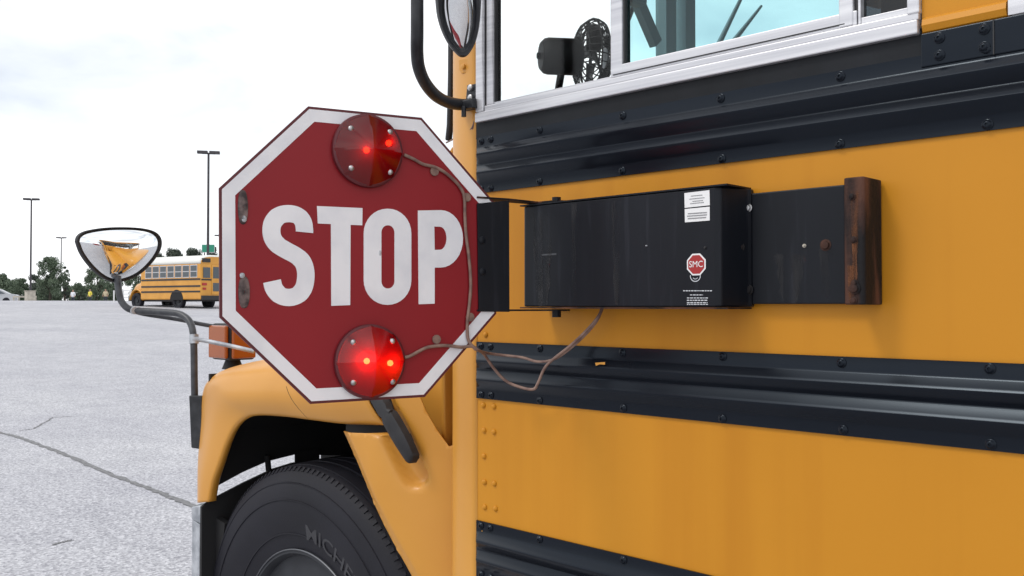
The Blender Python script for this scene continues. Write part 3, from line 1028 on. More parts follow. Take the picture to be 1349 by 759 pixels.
# ---- crossover mirror on tubes ahead of the fender
mr = bpy.data.objects.new('crossover_mirror', None)
COL.objects.link(mr)
mr.parent = bus
mr.matrix_parent_inverse = INV['school_bus']
def msub(name, mb, m, smooth=50, **k):
    o = mb.build(name, m, None, smooth=smooth, **k)
    o.parent = mr
    return o
XM = -2.86
def on_line(px, py, X):
    return PX(px, py, X)
t1 = [PX(257, 545, -2.60), PX(256, 500, -2.60), PX(255.5, 460, -2.60), PX(254.5, 440, -2.61), PX(251, 426, -2.63), PX(243, 417, -2.66), PX(230, 412.5, -2.70), PX(200, 410.5, -2.78), PX(180, 409.5, -2.82), PX(168, 406, -2.84), PX(160, 397, -2.86), PX(157, 386, -2.87), PX(155.5, 374, -2.88), PX(155, 360, -2.89)]
msub('mirror_arm', MB().tube(catmull(t1, 5), .0105, 12), 'grey_tube', 60)
t2 = [PX(176, 410, -2.84), PX(190, 414, -2.82), PX(235, 421, -2.76), PX(270, 428, -2.72), PX(330, 438, -2.66)]
msub('mirror_stay', MB().tube(catmull(t2, 4), .0065, 8), 'grey_tube', 60)
t3 = [PX(254, 447, -2.60), PX(268, 448.5, -2.58), PX(300, 455, -2.52), PX(335, 463, -2.46)]
msub('mirror_stay', MB().tube(catmull(t3, 4), [.010] * 3 + [.0065] * 10, 8), 'galv', 60)
for (a, b) in (((255.6, 441), (255.7, 453)),):
    msub('clamp', MB().tube([PX(*a, -2.605), PX(*b, -2.60)], .0135, 12), 'galv', 50)
for (a, b) in (((175, 409), (178, 409.3)), ((180.5, 409.5), (183, 409.7))):
    msub('clamp', MB().tube([PX(*a, -2.832), PX(*b, -2.815)], .0118, 12), 'clamp_grey', 50)
br = MB().hexa([PX(252, 590, -2.585), PX(265, 592, -2.55), PX(266, 592, -2.57), PX(253, 590, -2.61), PX(249, 521, -2.60), PX(266, 521, -2.56), PX(267, 521, -2.58), PX(250, 521, -2.62)])
msub('mirror_bracket', br, 'black_tube', None, bevel=.003)
outline = [(99, 318), (101, 311), (108, 305.5), (122, 302), (140, 299.8), (160, 299.2), (180, 300), (197, 303), (207, 308.5), (211.5, 317), (210.5, 328), (204, 340), (194, 352), (181, 363), (166, 370), (152, 372.5), (139, 369), (126, 360), (113, 346), (104, 332)]
MC = PX(155, 334, -2.90)
mn = (Vector((0, 0, HC)) - MC).normalized()
# the mirror face turns a little in towards the nose so that it shows the bus front
face_n = (mn + Vector((.10, .56, .06))).normalized()
mr_r = Vector((0, 0, 1)).cross(face_n).normalized()
mr_u = face_n.cross(mr_r)
def hit(px, py):
    r = ray(px, py)
    o = Vector((0, 0, HC))
    t = (MC - o).dot(face_n) / r.dot(face_n)
    p = o + r * t - MC
    return (p.dot(mr_r), p.dot(mr_u))
ol = [hit(*p) for p in outline]
cu_ = sum(a for a, b in ol) / len(ol)
cv_ = sum(b for a, b in ol) / len(ol)
ol = catmull([Vector((a, b, 0)) for a, b in ol + [ol[0]]], 4)[:-1]
def mpt(u, v, h):
    return MC + mr_r * u + mr_u * v + face_n * h
def ring(k, h):
    return [mpt(cu_ + (p.x - cu_) * k, cv_ + (p.y - cv_) * k, h) for p in ol]
gl = MB()
rings = [ring(k, .088 * math.sqrt(max(0, 1 - (k * .93) ** 2)) - .0385) for k in (.955, .9, .82, .72, .6, .46, .32, .18, .07)]
n = len(ol)
for i in range(len(rings) - 1):
    gl.add(rings[i] + rings[i + 1], [(k, (k + 1) % n, n + (k + 1) % n, n + k) for k in range(n)])
gl.add(rings[-1], [tuple(range(n))])
msub('mirror_glass', gl, 'mirror', 80)
fr = MB()
rr = [ring(.94, .004), ring(.965, .010), ring(.99, .009), ring(1.0, .0), ring(.985, -.007), ring(.80, -.020), ring(.45, -.030), ring(.1, -.034)]
for i in range(len(rr) - 1):
    fr.add(rr[i] + rr[i + 1], [(k, (k + 1) % n, n + (k + 1) % n, n + k) for k in range(n)])
fr.add(rr[-1], [tuple(range(n))])
msub('mirror_frame', fr, 'rubber', 60)

# ---- door-side mirror on the looped arm by the corner post
mb_ = bpy.data.objects.new('side_mirror', None)
COL.objects.link(mb_)
mb_.parent = bus
mb_.matrix_parent_inverse = INV['school_bus']
def ssub(name, mb, m, smooth=50, **k):
    o = mb.build(name, m, None, smooth=smooth, **k)
    o.parent = mb_
    return o
t = [PY(615, 138, 1.262), PY(603, 137.5, 1.235), PY(588, 134, 1.20), PY(573, 125, 1.155), PY(560, 109, 1.115), PY(552, 90, 1.085), PY(549.5, 70, 1.07), PY(549.5, 40, 1.06), PY(549.5, 0, 1.06), PY(549.5, -80, 1.06), PY(551, -150, 1.065), PY(562, -190, 1.09), PY(585, -205, 1.15), PY(618, -205, 1.262)]
ssub('mirror_arm', MB().tube(catmull(t, 5), .0118, 14), 'black_tube', 60)
bp = [PY(615, 112, 1.255), PY(627, 110, 1.255), PY(627, 144, 1.255), PY(612, 146, 1.255)]
ssub('arm_bracket', MB().prism(bp, (0, .008, 0)), 'black_tube', None, bevel=.002)
ssub('arm_bracket', MB().prism([PY(606, 133, 1.238), PY(622, 128, 1.238), PY(623, 142, 1.238), PY(607, 144, 1.238)], (0, .022, 0)), 'black_tube', None, bevel=.003)
for pq in ((621, 116), (621, 129)):
    ssub('bolt', MB().lathe([(.0065, 0), (.0065, .005), (.003, .007), (0, .007)], 8, Matrix.Translation(PY(*pq, 1.2545)) @ Matrix.Rotation(PI / 2, 4, 'X')), 'steel', 40)
ssub('bolt', MB().tube([PY(611, 140, 1.236), PY(611, 154, 1.236)], .005, 8), 'black_tube', 50)
tabp = [PY(604, 78, 1.262), PY(618, 76, 1.262), PY(618.5, 90, 1.262), PY(615, 96, 1.262), PY(608, 97, 1.262), PY(604, 92, 1.262)]
ssub('mirror_tab', MB().prism(tabp, (0, .006, 0)), 'hood_yellow', None, bevel=.002)
ssub('bolt', MB().lathe([(.0055, 0), (.0055, .004), (0, .006)], 10, Matrix.Translation(PY(611, 88, 1.2615)) @ Matrix.Rotation(PI / 2, 4, 'X')), 'hood_yellow', 40)
oline = [(574, 0), (576.5, 22), (583, 43), (592, 60), (602, 72), (608, 75.5), (616, 72.5), (625, 58), (631, 35), (633.5, 0), (634, -50), (630, -110), (618, -150), (600, -158), (584, -130), (576, -70)]
SC = PY(605, -30, 1.15)
sn = (Vector((0, 0, HC)) - SC).normalized()
sn = (sn + Vector((.35, -.12, -.10))).normalized()
s_r = Vector((0, 0, 1)).cross(sn).normalized()
s_u = sn.cross(s_r)
o2 = []
for px_, py_ in oline:
    r = ray(px_, py_)
    tt = (SC - Vector((0, 0, HC))).dot(sn) / r.dot(sn)
    p = Vector((0, 0, HC)) + r * tt - SC
    o2.append(Vector((p.dot(s_r), p.dot(s_u), 0)))
o2 = catmull(o2 + [o2[0]], 4)[:-1]
cu2 = sum(p.x for p in o2) / len(o2)
cv2 = sum(p.y for p in o2) / len(o2)
def ring2(k, h, inset=0):
    out = []
    for p in o2:
        d = Vector((p.x - cu2, p.y - cv2, 0))
        q = d * k
        q -= d.normalized() * inset
        out.append(SC + s_r * (cu2 + q.x) + s_u * (cv2 + q.y) + sn * h)
    return out
n = len(o2)
gl = MB()
rg = [ring2(k, .018 * math.sqrt(max(0, 1 - (k * .98) ** 2)) - .004, .012 * k) for k in (1, .9, .75, .55, .35, .15)]
for i in range(len(rg) - 1):
    gl.add(rg[i] + rg[i + 1], [(k, (k + 1) % n, n + (k + 1) % n, n + k) for k in range(n)])
gl.add(rg[-1], [tuple(range(n))])
ssub('mirror_glass', gl, 'mirror', 80)
fr = MB()
rg = [ring2(1, -.002, .013), ring2(1, .008, .011), ring2(1, .010, .004), ring2(1, .004, 0), ring2(1, -.015, 0), ring2(.8, -.045), ring2(.4, -.058), ring2(.1, -.06)]
for i in range(len(rg) - 1):
    fr.add(rg[i] + rg[i + 1], [(k, (k + 1) % n, n + (k + 1) % n, n + k) for k in range(n)])
fr.add(rg[-1], [tuple(range(n))])
ssub('mirror_frame', fr, 'black_tube', 60)
# thin wire over the corner post below the mirror bracket
MB().tube(catmull([PY(625, 160, 1.262), PY(622, 172, 1.262), PY(610, 176, 1.285), PY(596, 184, 1.318), PY(588, 188, 1.33)], 4), .0018, 6).build('wire', 'wire', bus, smooth=60)
MB().tube(catmull([PY(626, 156, 1.262), PY(620, 171, 1.262), PY(606, 170, 1.295)], 4), .0018, 6).build('wire', 'wire', bus, smooth=60)

# ================================================================== dashboard fan inside the window
FB = PY(752, 150, 1.38)
fan = thing('dashboard_fan', 'small black caged fan standing inside the driver window', 'fan', FB)
fc = PY(779, 76, 1.37)
fax = (camdir(.975, .20) + Vector((0, 0, .02))).normalized()
q = fax.to_track_quat('Z', 'Y').to_matrix().to_4x4()
FM = Matrix.Translation(fc) @ q
MB().lathe([(0, -.103), (.026, -.101), (.033, -.094), (.035, -.086), (.035, -.03), (.030, -.024), (0, -.024)], 32, FM).build('motor', 'fan_black', fan, smooth=40)
MB().lathe([(0, -.109), (.006, -.108), (.007, -.1), (0, -.099)], 12, FM).build('motor_cap', 'fan_black', fan, smooth=40)
RF = .073
for k in range(30):
    a = 2 * PI * k / 30
    pts = [(.022, -.026), (.05, -.026), (RF - .012, -.020), (RF - .002, -.006), (RF, .006), (RF - .006, .018), (.05, .026), (.018, .030)]
    path = [FM @ Vector((r * math.cos(a + i * .035), r * math.sin(a + i * .035), h)) for i, (r, h) in enumerate(pts)]
    if k == 0:
        pass
    MB().tube(path, .0013, 5).build('cage_wire', 'fan_black', fan, smooth=60)
for r, h in ((RF, .0), (RF - .014, -.020), (RF - .008, .019), (.04, .028), (.04, -.027)):
    MB().tube([FM @ Vector((r * math.cos(2 * PI * k / 40), r * math.sin(2 * PI * k / 40), h)) for k in range(41)], .0018, 6).build('cage_ring', 'fan_black', fan, smooth=60)
MB().lathe([(0, .033), (.018, .031), (.02, .026), (0, .024)], 20, FM).build('cage_badge', 'galv', fan, smooth=40)
for k in range(4):
    a0 = 2 * PI * k / 4 + .5
    rows = []
    for r in (.012, .03, .05, .064):
        rows.append([FM @ Vector((r * math.cos(a0 + da), r * math.sin(a0 + da), hh)) for da, hh in ((-.42, -.010), (0, .0), (.42, .012))])
    MB().grid(rows).build('blade', 'fan_black', fan, smooth=60, thick=.0015)
MB().tube([FM @ Vector((-.0, 0, -.055)), PY(734, 128, 1.385), PY(735, 150, 1.39), Vector((PY(735, 150, 1.39).x, 1.39, 1.718))], .008, 8).build('stand', 'fan_black', fan, smooth=60)
bs = PY(735, 150, 1.39)
MB().lathe([(.035, 0), (.033, .01), (.012, .014), (0, .014)], 20, Matrix.Translation((bs.x, 1.39, 1.718))).build('stand_foot', 'fan_black', fan, smooth=40)

# ================================================================== stop arm housing
hx0, hx1 = -1.123, -.722
hz0, hz1 = 1.447, 1.6265
YH = 1.185
house = thing('stop_arm_housing', 'long black metal stop arm housing with white labels bolted to bus side', 'housing', ((hx0 + hx1) / 2, YB, hz0))
prof = [(hx0, YB - .006), (hx0 + .002, YH + .004), (hx0 + .006, YH), (hx1 - .006, YH), (hx1 + .003, YH + .004), (-.702, YB - .022), (-.699, YB - .017), (-.70, YB - .006)]
MB().prism([(a, b, hz0) for a, b in prof], (0, 0, hz1 - hz0)).build('box', 'housing', house, bevel=.0025)
MB().box((hx0 - .004, YH - .0015, hz1 + .0005), (-.705, YB - .006, hz1 + .003)).build('top_flange', 'housing', house)
MB().box((hx0 - .004, YH - .0015, hz0 - .003), (-.705, YB - .006, hz0 - .0005)).build('bottom_flange', 'rust', house)
MB().box((-.699, YB - .017, 1.4515), (-.553, YB - .003, 1.6195)).build('base_plate', 'housing', house, bevel=.002)
ch = [(-.5535, YB - .004), (-.5535, 1.202), (-.551, 1.1995), (-.513, 1.1995), (-.5085, 1.203), (-.5085, YB - .004)]
chx = [(a + .018 if a < -.55 else a, b) for a, b in ch]
MB().prism([(a, b, 1.4505) for a, b in [(-.536, YB - .004), (-.536, 1.202), (-.5335, 1.1995), (-.511, 1.1995), (-.5075, 1.203), (-.5065, YB - .004)]], (0, 0, .172)).build('end_channel', 'rust', house, bevel=.002)
MB().box((-.5528, YB - .016, 1.4515), (-.5365, YB - .003, 1.6195)).build('base_plate', 'housing', house)
def hscrew(px, py, Y, m, r=.0055):
    p = PY(px, py, Y)
    MB().lathe([(r * 1.3, 0), (r * 1.3, .0012), (r, .0016), (r * .8, .0042), (0, .005)], 12, Matrix.Translation(p) @ Matrix.Rotation(PI / 2, 4, 'X')).build('screw', m, house, smooth=40)
hscrew(986, 274, YB - .019, 'steel', .005)
hscrew(976, 326, YB - .030, 'rust')
hscrew(986, 382, YB - .019, 'rust', .0065)
hscrew(1088, 323, YB - .0165, 'rust', .0065)
for pq in ((1123, 259), (1125, 316), (1126, 373), (1126, 380), (1125, 396)):
    hscrew(*pq, 1.199, 'rust', .0038 if pq[1] != 380 else .0062)
hscrew(930, 326.5, YH + .0015, 'rubber', .0022)
hscrew(1060, 324, YB - .0168, 'concrete', .0022)
hscrew(853, 324, YH + .002, 'galv', .0012)
def hquad(name, pts, m, off):
    MB().prism([PY(a, b, YH - off) for a, b in pts], (0, off * .6, 0)).build(name, m, house)
hquad('paper_label', [(901.5, 254.5), (934.5, 250.5), (935, 270.5), (902, 274)], 'label', .0008)
hquad('paper_label', [(902, 275.5), (934.8, 272.3), (934.8, 290.5), (902.3, 293)], 'label', .0008)
pr = MB()
for (a, b, c) in ((910, 925, 258), (908, 928, 262), (912, 926, 265), (909, 927, 268)):
    pr.prism([PY(a, c, YH - .0013), PY(b, c - (b - a) * .1, YH - .0013), PY(b, c + .8 - (b - a) * .1, YH - .0013), PY(a, c + .8, YH - .0013)], (0, .0004, 0))
for (a, b, c) in ((906, 931, 281), (905, 931, 284.2), (906, 930, 287.5)):
    pr.prism([PY(a, c, YH - .0013), PY(b, c - (b - a) * .07, YH - .0013), PY(b, c + 1.3 - (b - a) * .07, YH - .0013), PY(a, c + 1.3, YH - .0013)], (0, .0004, 0))
pr.build('label_print', 'ink', house)
# octagonal maker decal
dc = PY(917.5, 348.5, YH)
def octo(c, r, y, k=1.0):
    return [Vector((c.x + r * k * math.cos(PI / 8 + PI / 4 * i), y, c.z + r * math.sin(PI / 8 + PI / 4 * i))) for i in range(8)]
MB().prism(octo(dc, .0178, YH - .0007), (0, .0005, 0)).build('maker_decal', 'label', house)
MB().prism(octo(dc, .0152, YH - .0011), (0, .0004, 0)).build('maker_decal', 'decal_red', house)
vs, fs = text_mb('SMC', .0135)
MB().add([(dc.x + v.x * .95, YH - .0015, dc.z + v.y) for v in vs], fs).build('maker_lettering', 'label', house)
dr = MB()
for a0, a1, r0, r1 in ((PI * .95, PI * 2.05, .0095, .0082), (PI * 1.2, PI * 1.8, .0055, .0045)):
    k = 14
    ou = [PY(916, 363.5, YH - .0009) + Vector((r0 * math.cos(a0 + (a1 - a0) * i / k), 0, r0 * .95 * math.sin(a0 + (a1 - a0) * i / k))) for i in range(k + 1)]
    inn = [PY(916, 363.5, YH - .0009) + Vector((r1 * math.cos(a0 + (a1 - a0) * i / k), 0, r1 * .95 * math.sin(a0 + (a1 - a0) * i / k))) for i in range(k + 1)]
    dr.grid([ou, inn])
rnd = random.Random(3)
for (a, b, c, h) in ((900, 938, 382.5, 1.3), (909, 926, 388, 1.2), (905, 933, 392, 1.2), (905, 932, 395, 1.4), (905, 932, 398.2, 1.4), (905, 933, 400.6, 1)):
    xx = a
    while xx < b:
        w = rnd.uniform(1.6, 4.2)
        e = min(xx + w, b)
        dr.add([PY(xx, c, YH - .0009), PY(e, c, YH - .0009), PY(e, c + h, YH - .0009), PY(xx, c + h, YH - .0009)], [(0, 1, 2, 3)])
        xx = e + .9
dr.build('maker_print', 'decal_grey', house)
# scuffs on the lid
sf = MB()
sf.add([PY(713, 335, YH - .0005), PY(733, 333.5, YH - .0005), PY(733, 336, YH - .0005), PY(714, 336.8, YH - .0005)], [(0, 1, 2, 3)])
sf.build('scuff', 'grey_tube', house)
def stain_mat(name, col, lo, hi, sc_, st):
    m = noisy(mat(name, col, .6, 0, .2), 50, col, tuple(min(1, c * 1.6) for c in col))
    nt = m.node_tree
    p = nt.nodes['Principled BSDF']
    t = nt.nodes.new('ShaderNodeTexCoord')
    mpn = nt.nodes.new('ShaderNodeMapping')
    mpn.inputs['Scale'].default_value = st
    n = nt.nodes.new('ShaderNodeTexNoise')
    n.inputs['Scale'].default_value = sc_
    n.inputs['Detail'].default_value = 6
    mr_ = nt.nodes.new('ShaderNodeMapRange')
    mr_.inputs['From Min'].default_value = lo
    mr_.inputs['From Max'].default_value = hi
    nt.links.new(t.outputs['Object'], mpn.inputs['Vector'])
    nt.links.new(mpn.outputs['Vector'], n.inputs['Vector'])
    nt.links.new(n.outputs['Fac'], mr_.inputs['Value'])
    nt.links.new(mr_.outputs['Result'], p.inputs['Alpha'])
    return m
M['grime'] = stain_mat('grime_grey', (.032, .032, .034), .44, .85, 70, (1, 1, .10))
M['rust_run'] = stain_mat('rust_run', (.13, .05, .02), .40, .70, 90, (1, 1, .10))
def streak(px0, px1, py0, py1, Y, m, Y2=None):
    Y2 = Y2 or Y
    n = 9
    rws = []
    for k in range(n):
        t = k / (n - 1)
        w = 1 - .55 * t + .12 * math.sin(k * 2.3)
        c = (px0 + px1) / 2
        h = (px1 - px0) / 2 * w
        rws.append([PY(c - h, py0 + (py1 - py0) * t, Y), PY(c + h, py0 + (py1 - py0) * t, Y2)])
    MB().grid(rws).build('grime_streak', m, house)
streak(1079, 1097, 328, 398, YB - .0176, 'grime')
streak(1020, 1062, 335, 400, YB - .0176, 'grime')
streak(700, 730, 280, 404, YH - .0006, 'grime')
streak(752, 764, 268, 400, YH - .0006, 'grime')
streak(806, 818, 262, 402, YH - .0006, 'grime')
streak(1121, 1131, 252, 398, 1.1988, 'rust_run')
streak(1116, 1126, 350, 399, 1.1986, 'rust_run')
# grey conduit tail from the housing to the sign
def world_tube(name, pts, r, m, par, n=8, sm=5):
    return MB().tube(catmull([Vector(p) for p in pts], sm), r, n).build(name, m, par, smooth=60)

# ================================================================== stop sign
def fromcam(x, y, z):
    d = camdir(x, z)
    return Vector((d.x, d.y, HC + y))
SCN = fromcam(-.2285, .0785, 1.4445)
yaw, roll, tilt = .506, .007, .016
sr = camdir(math.cos(yaw), math.sin(yaw)).normalized()
snn = camdir(-math.sin(yaw), math.cos(yaw)).normalized()     # away from the viewer
su = Vector((0, 0, 1)) * math.cos(tilt) + snn * math.sin(tilt)
sr2 = sr * math.cos(roll) + su * math.sin(roll)
su2 = (su * math.cos(roll) - sr * math.sin(roll)).normalized()
sr2.normalize()
s_out = su2.cross(sr2).normalized()
if s_out.dot(Vector((0, 0, HC)) - SCN) < 0:
    s_out = -s_out
sign = thing('stop_sign', 'red octagonal STOP sign with white border and two red lamps swung out from bus', 'stop sign', SCN - su2 * .2285)
def SP(u, v, h=0):
    return SCN + sr2 * u + su2 * v + s_out * h
def SH(px, py, h=0):
    r = ray(px, py)
    o = Vector((0, 0, HC))
    c = SCN + s_out * h
    t = (c - o).dot(s_out) / r.dot(s_out)
    return o + r * t
def SUV(px, py):
    p = SH(px, py) - SCN
    return p.dot(sr2), p.dot(su2)
RS = .457 / 2
def octs(a, h):
    k = math.tan(PI / 8) * a
    return [SP(*p, h) for p in ((-a, -k), (-k, -a), (k, -a), (a, -k), (a, k), (k, a), (-k, a), (-a, k))]
MB().prism(octs(RS, -.003), s_out * .0028).build('plate', 'red', sign, bevel=.0006)
ob = MB()
o1, o2_, o3 = octs(RS, -.0004), octs(RS - .0035, .0003), octs(RS - .0225, .0003)
for A, B in ((octs(RS - .0035, .0003), octs(RS - .0225, .0003)),):
    for i in range(8):
        j = (i + 1) % 8
        d = s_out * -.0006
        ob.hexa([A[i] + d, A[j] + d, B[j] + d, B[i] + d, A[i], A[j], B[j], B[i]])
ob.build('white_border', 'white', sign)
eb = MB()
A, B = octs(RS + .0006, .0001), octs(RS - .0034, .0002)
Ab = octs(RS + .0006, -.004)
for i in range(8):
    j = (i + 1) % 8
    eb.add([A[i], A[j], B[j], B[i]], [(0, 1, 2, 3)])
    eb.add([Ab[i], Ab[j], A[j], A[i]], [(0, 1, 2, 3)])
eb.build('plate_rim', 'red_edge', sign)
# letters traced in sign coordinates
def cz(u, v):       # enlarged-view coordinates -> photo pixel
    return 270 + u * .5402, 130 + v * .5402
def LU(u, v):
    return Vector((*SUV(*cz(u, v)), 0))
HT = .0006
def letter_poly(name, loops):
    """outer loop first, holes after; triangulated and given thickness"""
    pts, edges = [], []
    for lp in loops:
        n0 = len(pts)
        pts += [Vector((p.x, p.y)) for p in lp]
        edges += [(n0 + i, n0 + (i + 1) % len(lp)) for i in range(len(lp))]
    v, e, f, *_ = delaunay_2d_cdt(pts, edges, [], 2 if len(loops) > 1 else 1, 1e-6)
    keep = []
    for q in f:
        c = sum((v[i] for i in q), Vector((0, 0))) / len(q)
        if len(loops) > 1 and in_poly(c.x, c.y, [(p.x, p.y) for p in loops[1]]):
            continue
        if in_poly(c.x, c.y, [(p.x, p.y) for p in loops[0]]):
            keep.append(tuple(q))
    mb = MB()
    mb.add([SP(p.x, p.y, HT) for p in v], keep)
    for lp in loops:
        n = len(lp)
        mb.add([SP(p.x, p.y, HT) for p in lp] + [SP(p.x, p.y, -.0006) for p in lp], [(i, (i + 1) % n, n + (i + 1) % n, n + i) for i in range(n)])
    return mb.build(name, 'white', sign)
# S as a ribbon
path = [(242.5, 326), (242.5, 318), (239, 300), (226, 285.5), (204, 280.5), (181, 285.5), (166, 302), (162, 322), (166, 342), (179, 358), (200, 371), (222, 383), (238, 398), (245, 418), (245.5, 440), (240, 463), (226, 479), (205, 485), (184, 480), (169, 464), (163.5, 445)]
pp = catmull([LU(*p) for p in path], 5)
w = .0213 / 2 * 1.02
w = (LU(182, 400) - LU(138, 400)).length / 2
Lf, Rt = [], []
for i, p in enumerate(pp):
    d = (pp[min(i + 1, len(pp) - 1)] - pp[max(i - 1, 0)]).normalized()
    n = Vector((-d.y, d.x, 0))
    ww = w * (1.0 if abs(d.x) < .8 else .97)
    Lf.append(p + n * ww)
    Rt.append(p - n * ww)
mb = MB()
mb.grid([[SP(p.x, p.y, HT) for p in Lf], [SP(p.x, p.y, HT) for p in Rt]])
for E_ in (Lf, Rt):
    mb.grid([[SP(p.x, p.y, HT) for p in E_], [SP(p.x, p.y, -.0006) for p in E_]])
mb.build('letter', 'white', sign)
letter_poly('letter', [[LU(*p) for p in ((273, 262), (384, 267), (383.5, 309), (355, 308), (354, 503.5), (308, 505.5), (307, 306), (275, 304.5))]])
def rrect(x0, y0, x1, y1, r, n=8, rx=None):
    rx = rx or r
    pts = []
    for cx_, cy_, a0 in ((x1 - rx, y0 + r, -PI / 2), (x1 - rx, y1 - r, 0), (x0 + rx, y1 - r, PI / 2), (x0 + rx, y0 + r, PI)):
        for k in range(n + 1):
            a = a0 + PI / 2 * k / n
            pts.append((cx_ + rx * math.cos(a), cy_ + r * math.sin(a)))
    return pts
letter_poly('letter', [[LU(*p) for p in rrect(387, 268.5, 503, 503, 60, rx=57)], [LU(*p) for p in rrect(430, 309, 462, 463, 18, rx=15)]])
pout = [(519, 273)] + [(575 + 54 * math.sin(a), 342 - 70 * math.cos(a)) for a in [PI * k / 16 for k in range(17)]] + [(560, 412), (560, 500), (521, 501.5)]
pin = [(559, 312)] + [(573 + 16 * math.sin(a), 340.5 - 28 * math.cos(a)) for a in [PI * k / 12 for k in range(13)]] + [(560, 369)]
letter_poly('letter', [[LU(*p) for p in pout], [LU(*p) for p in pin]])
# worn spots: oval bumpers near the outer edge, little scar in the O
def smear(name, px, py, w, h, m='smudge', off=.0008, n=20, hh=.0025):
    c = SUV(px, py)
    rws = []
    for rr_, hz_ in ((1, 0), (.94, hh * .8), (.7, hh), (.05, hh)):
        rws.append([SP(c[0] + w * rr_ * math.copysign(abs(math.cos(2 * PI * k / n)) ** .7, math.cos(2 * PI * k / n)), c[1] + h * rr_ * math.sin(2 * PI * k / n), hz_ - .0002) for k in range(n + 1)])
    MB().grid(rws).build(name, m, sign, smooth=40)
smear('rubber_stop', 320, 273, .0075, .026)
smear('rubber_stop', 321.5, 385, .0085, .024)
smear('rubber_stop', 319, 363, .004, .004, 'galv')
smear('rubber_stop', 321, 288, .0045, .006, 'galv')
smear('scar', 500.5, 333.5, .0022, .0045, 'galv', hh=.0012)

# flashing lamps
def lamp(px, py, spots, bulb):
    c = SUV(px, py)
    Rl = .0575
    hN = .004
    par = bpy.data.objects.new('warning_lamp', None)
    COL.objects.link(par)
    par.parent = sign
    par.matrix_parent_inverse = INV[sign.name]
    def lp(name, mb, m, smooth=None):
        o = mb.build(name, m, None, smooth=smooth)
        o.parent = par
        return o
    rws = []
    for rr_, h in ((Rl, 0), (Rl + .0012, .003), (Rl + .0005, .009), (Rl - .003, .0105), (Rl - .006, .009)):
        rws.append([SP(c[0] + rr_ * math.cos(2 * PI * k / 64), c[1] + rr_ * math.sin(2 * PI * k / 64), h) for k in range(65)])
    lp('lamp_bezel', MB().grid(rws), 'red_edge', 40)
    rws = []
    NS = 64
    for i in range(9):
        r_ = Rl * .985 * i / 8 + .0001
        row = []
        for k in range(NS + 1):
            a = 2 * PI * k / NS
            sec = math.floor(a / (PI / 4)) * (PI / 4) + PI / 8
            flat = r_ * math.cos(a - sec) / (Rl * math.cos(PI / 8))
            rnd_ = r_ / Rl
            h = .0095 + .024 * (1 - (.55 * flat + .45 * rnd_) ** 1.25)
            row.append(SP(c[0] + r_ * math.cos(a), c[1] + r_ * math.sin(a), h))
        rws.append(row)
    lp('lens', MB().grid(rws), 'lens', 12)
    # pan behind the bulbs
    lp('reflector', MB().grid([[SP(c[0] + r_ * math.cos(2 * PI * k / 40), c[1] + r_ * math.sin(2 * PI * k / 40), h) for k in range(41)] for r_, h in ((.0001, .002), (.03, .0025), (.053, .006))]), 'red_edge', 60)
    for (a, b) in spots:
        u, v = SUV(a, b)
        rb = math.hypot(u - c[0], v - c[1])
        pp_ = SP(u - .002, v, .0095 + .024 * (1 - (rb / Rl) ** 1.25) - .0095)
        lp('bulb', MB().lathe([(0, -.005), (.0036, -.0036), (.005, 0), (.0036, .0036), (0, .005)], 14, Matrix.Translation(pp_)), bulb, 60)
    for (dx, dy) in ((-.031, .031), (.034, .031), (-.031, -.031), (.034, -.033)):
        r_ = math.hypot(dx, dy)
        h = .0095 + .024 * (1 - (r_ / Rl) ** 1.25)
        base = SP(c[0] + dx, c[1] + dy, h - .004)
        mt = Matrix.Translation(base) @ s_out.to_track_quat('Z', 'Y').to_matrix().to_4x4()
        lp('screw', MB().lathe([(.0046, 0), (.0046, .004), (.0038, .0055), (.002, .0066), (0, .0068)], 14, mt), 'steel', 40)
    return c
lamp(483, 199.5, ((478, 201), (511, 190)), 'bulb_dim')
lamp(486, 476, ((478.5, 475), (512, 478)), 'bulb_on')

# wiring on the sign face
def sw(pts, r=.0028, h=.004):
    return world_tube('lamp_wire', [SH(*cz(*p), h) for p in pts], r, 'wire', sign, 8, 5)
sw([(486, 137), (510, 148), (532, 160), (560, 167), (582, 178), (603, 195), (620, 213), (632, 238), (634, 290), (637, 335), (644, 390), (648, 450), (645, 500), (640, 540), (640, 570), (644, 592), (660, 612)])
sw([(486, 631), (500, 628), (522, 616), (545, 606), (585, 602), (625, 606), (650, 604), (665, 613)])
for a, b in ((558, 178), (637, 241), (645, 533), (563, 587)):
    u, v = SUV(*cz(a, b))
    ck = MB()
    n = 10
    pl_ = [SP(u + .0075 * math.cos(2 * PI * k / n), v + .0075 * math.sin(2 * PI * k / n), .0012) for k in range(n)]
    ck.prism(pl_, s_out * .003)
    ck.build('wire_clip', 'wire', sign)
# loose leads from the sign to the housing
e0 = SH(*cz(662, 612), .004)
world_tube('lamp_wire', [e0, PY(640, 465, 1.16), PY(662, 468, 1.20), PY(688, 471, 1.215), PY(708, 476.5, 1.22), PY(728, 474, 1.225), PY(748, 462, 1.225), PY(772, 440, 1.228), PY(786, 423, 1.23), PY(793, 408, 1.235), PY(795, 400, 1.24)], .0024, 'wire', sign)
world_tube('lamp_wire', [e0, PY(637, 466, 1.15), PY(648, 482, 1.18), PY(664, 500, 1.20), PY(682, 509, 1.212), PY(702, 513, 1.218), PY(709, 504, 1.22), PY(717, 486, 1.222), PY(728, 474, 1.22), PY(752, 455, 1.222), PY(776, 432, 1.225), PY(790, 414, 1.23), PY(793, 402, 1.24)], .0026, 'wire', sign)

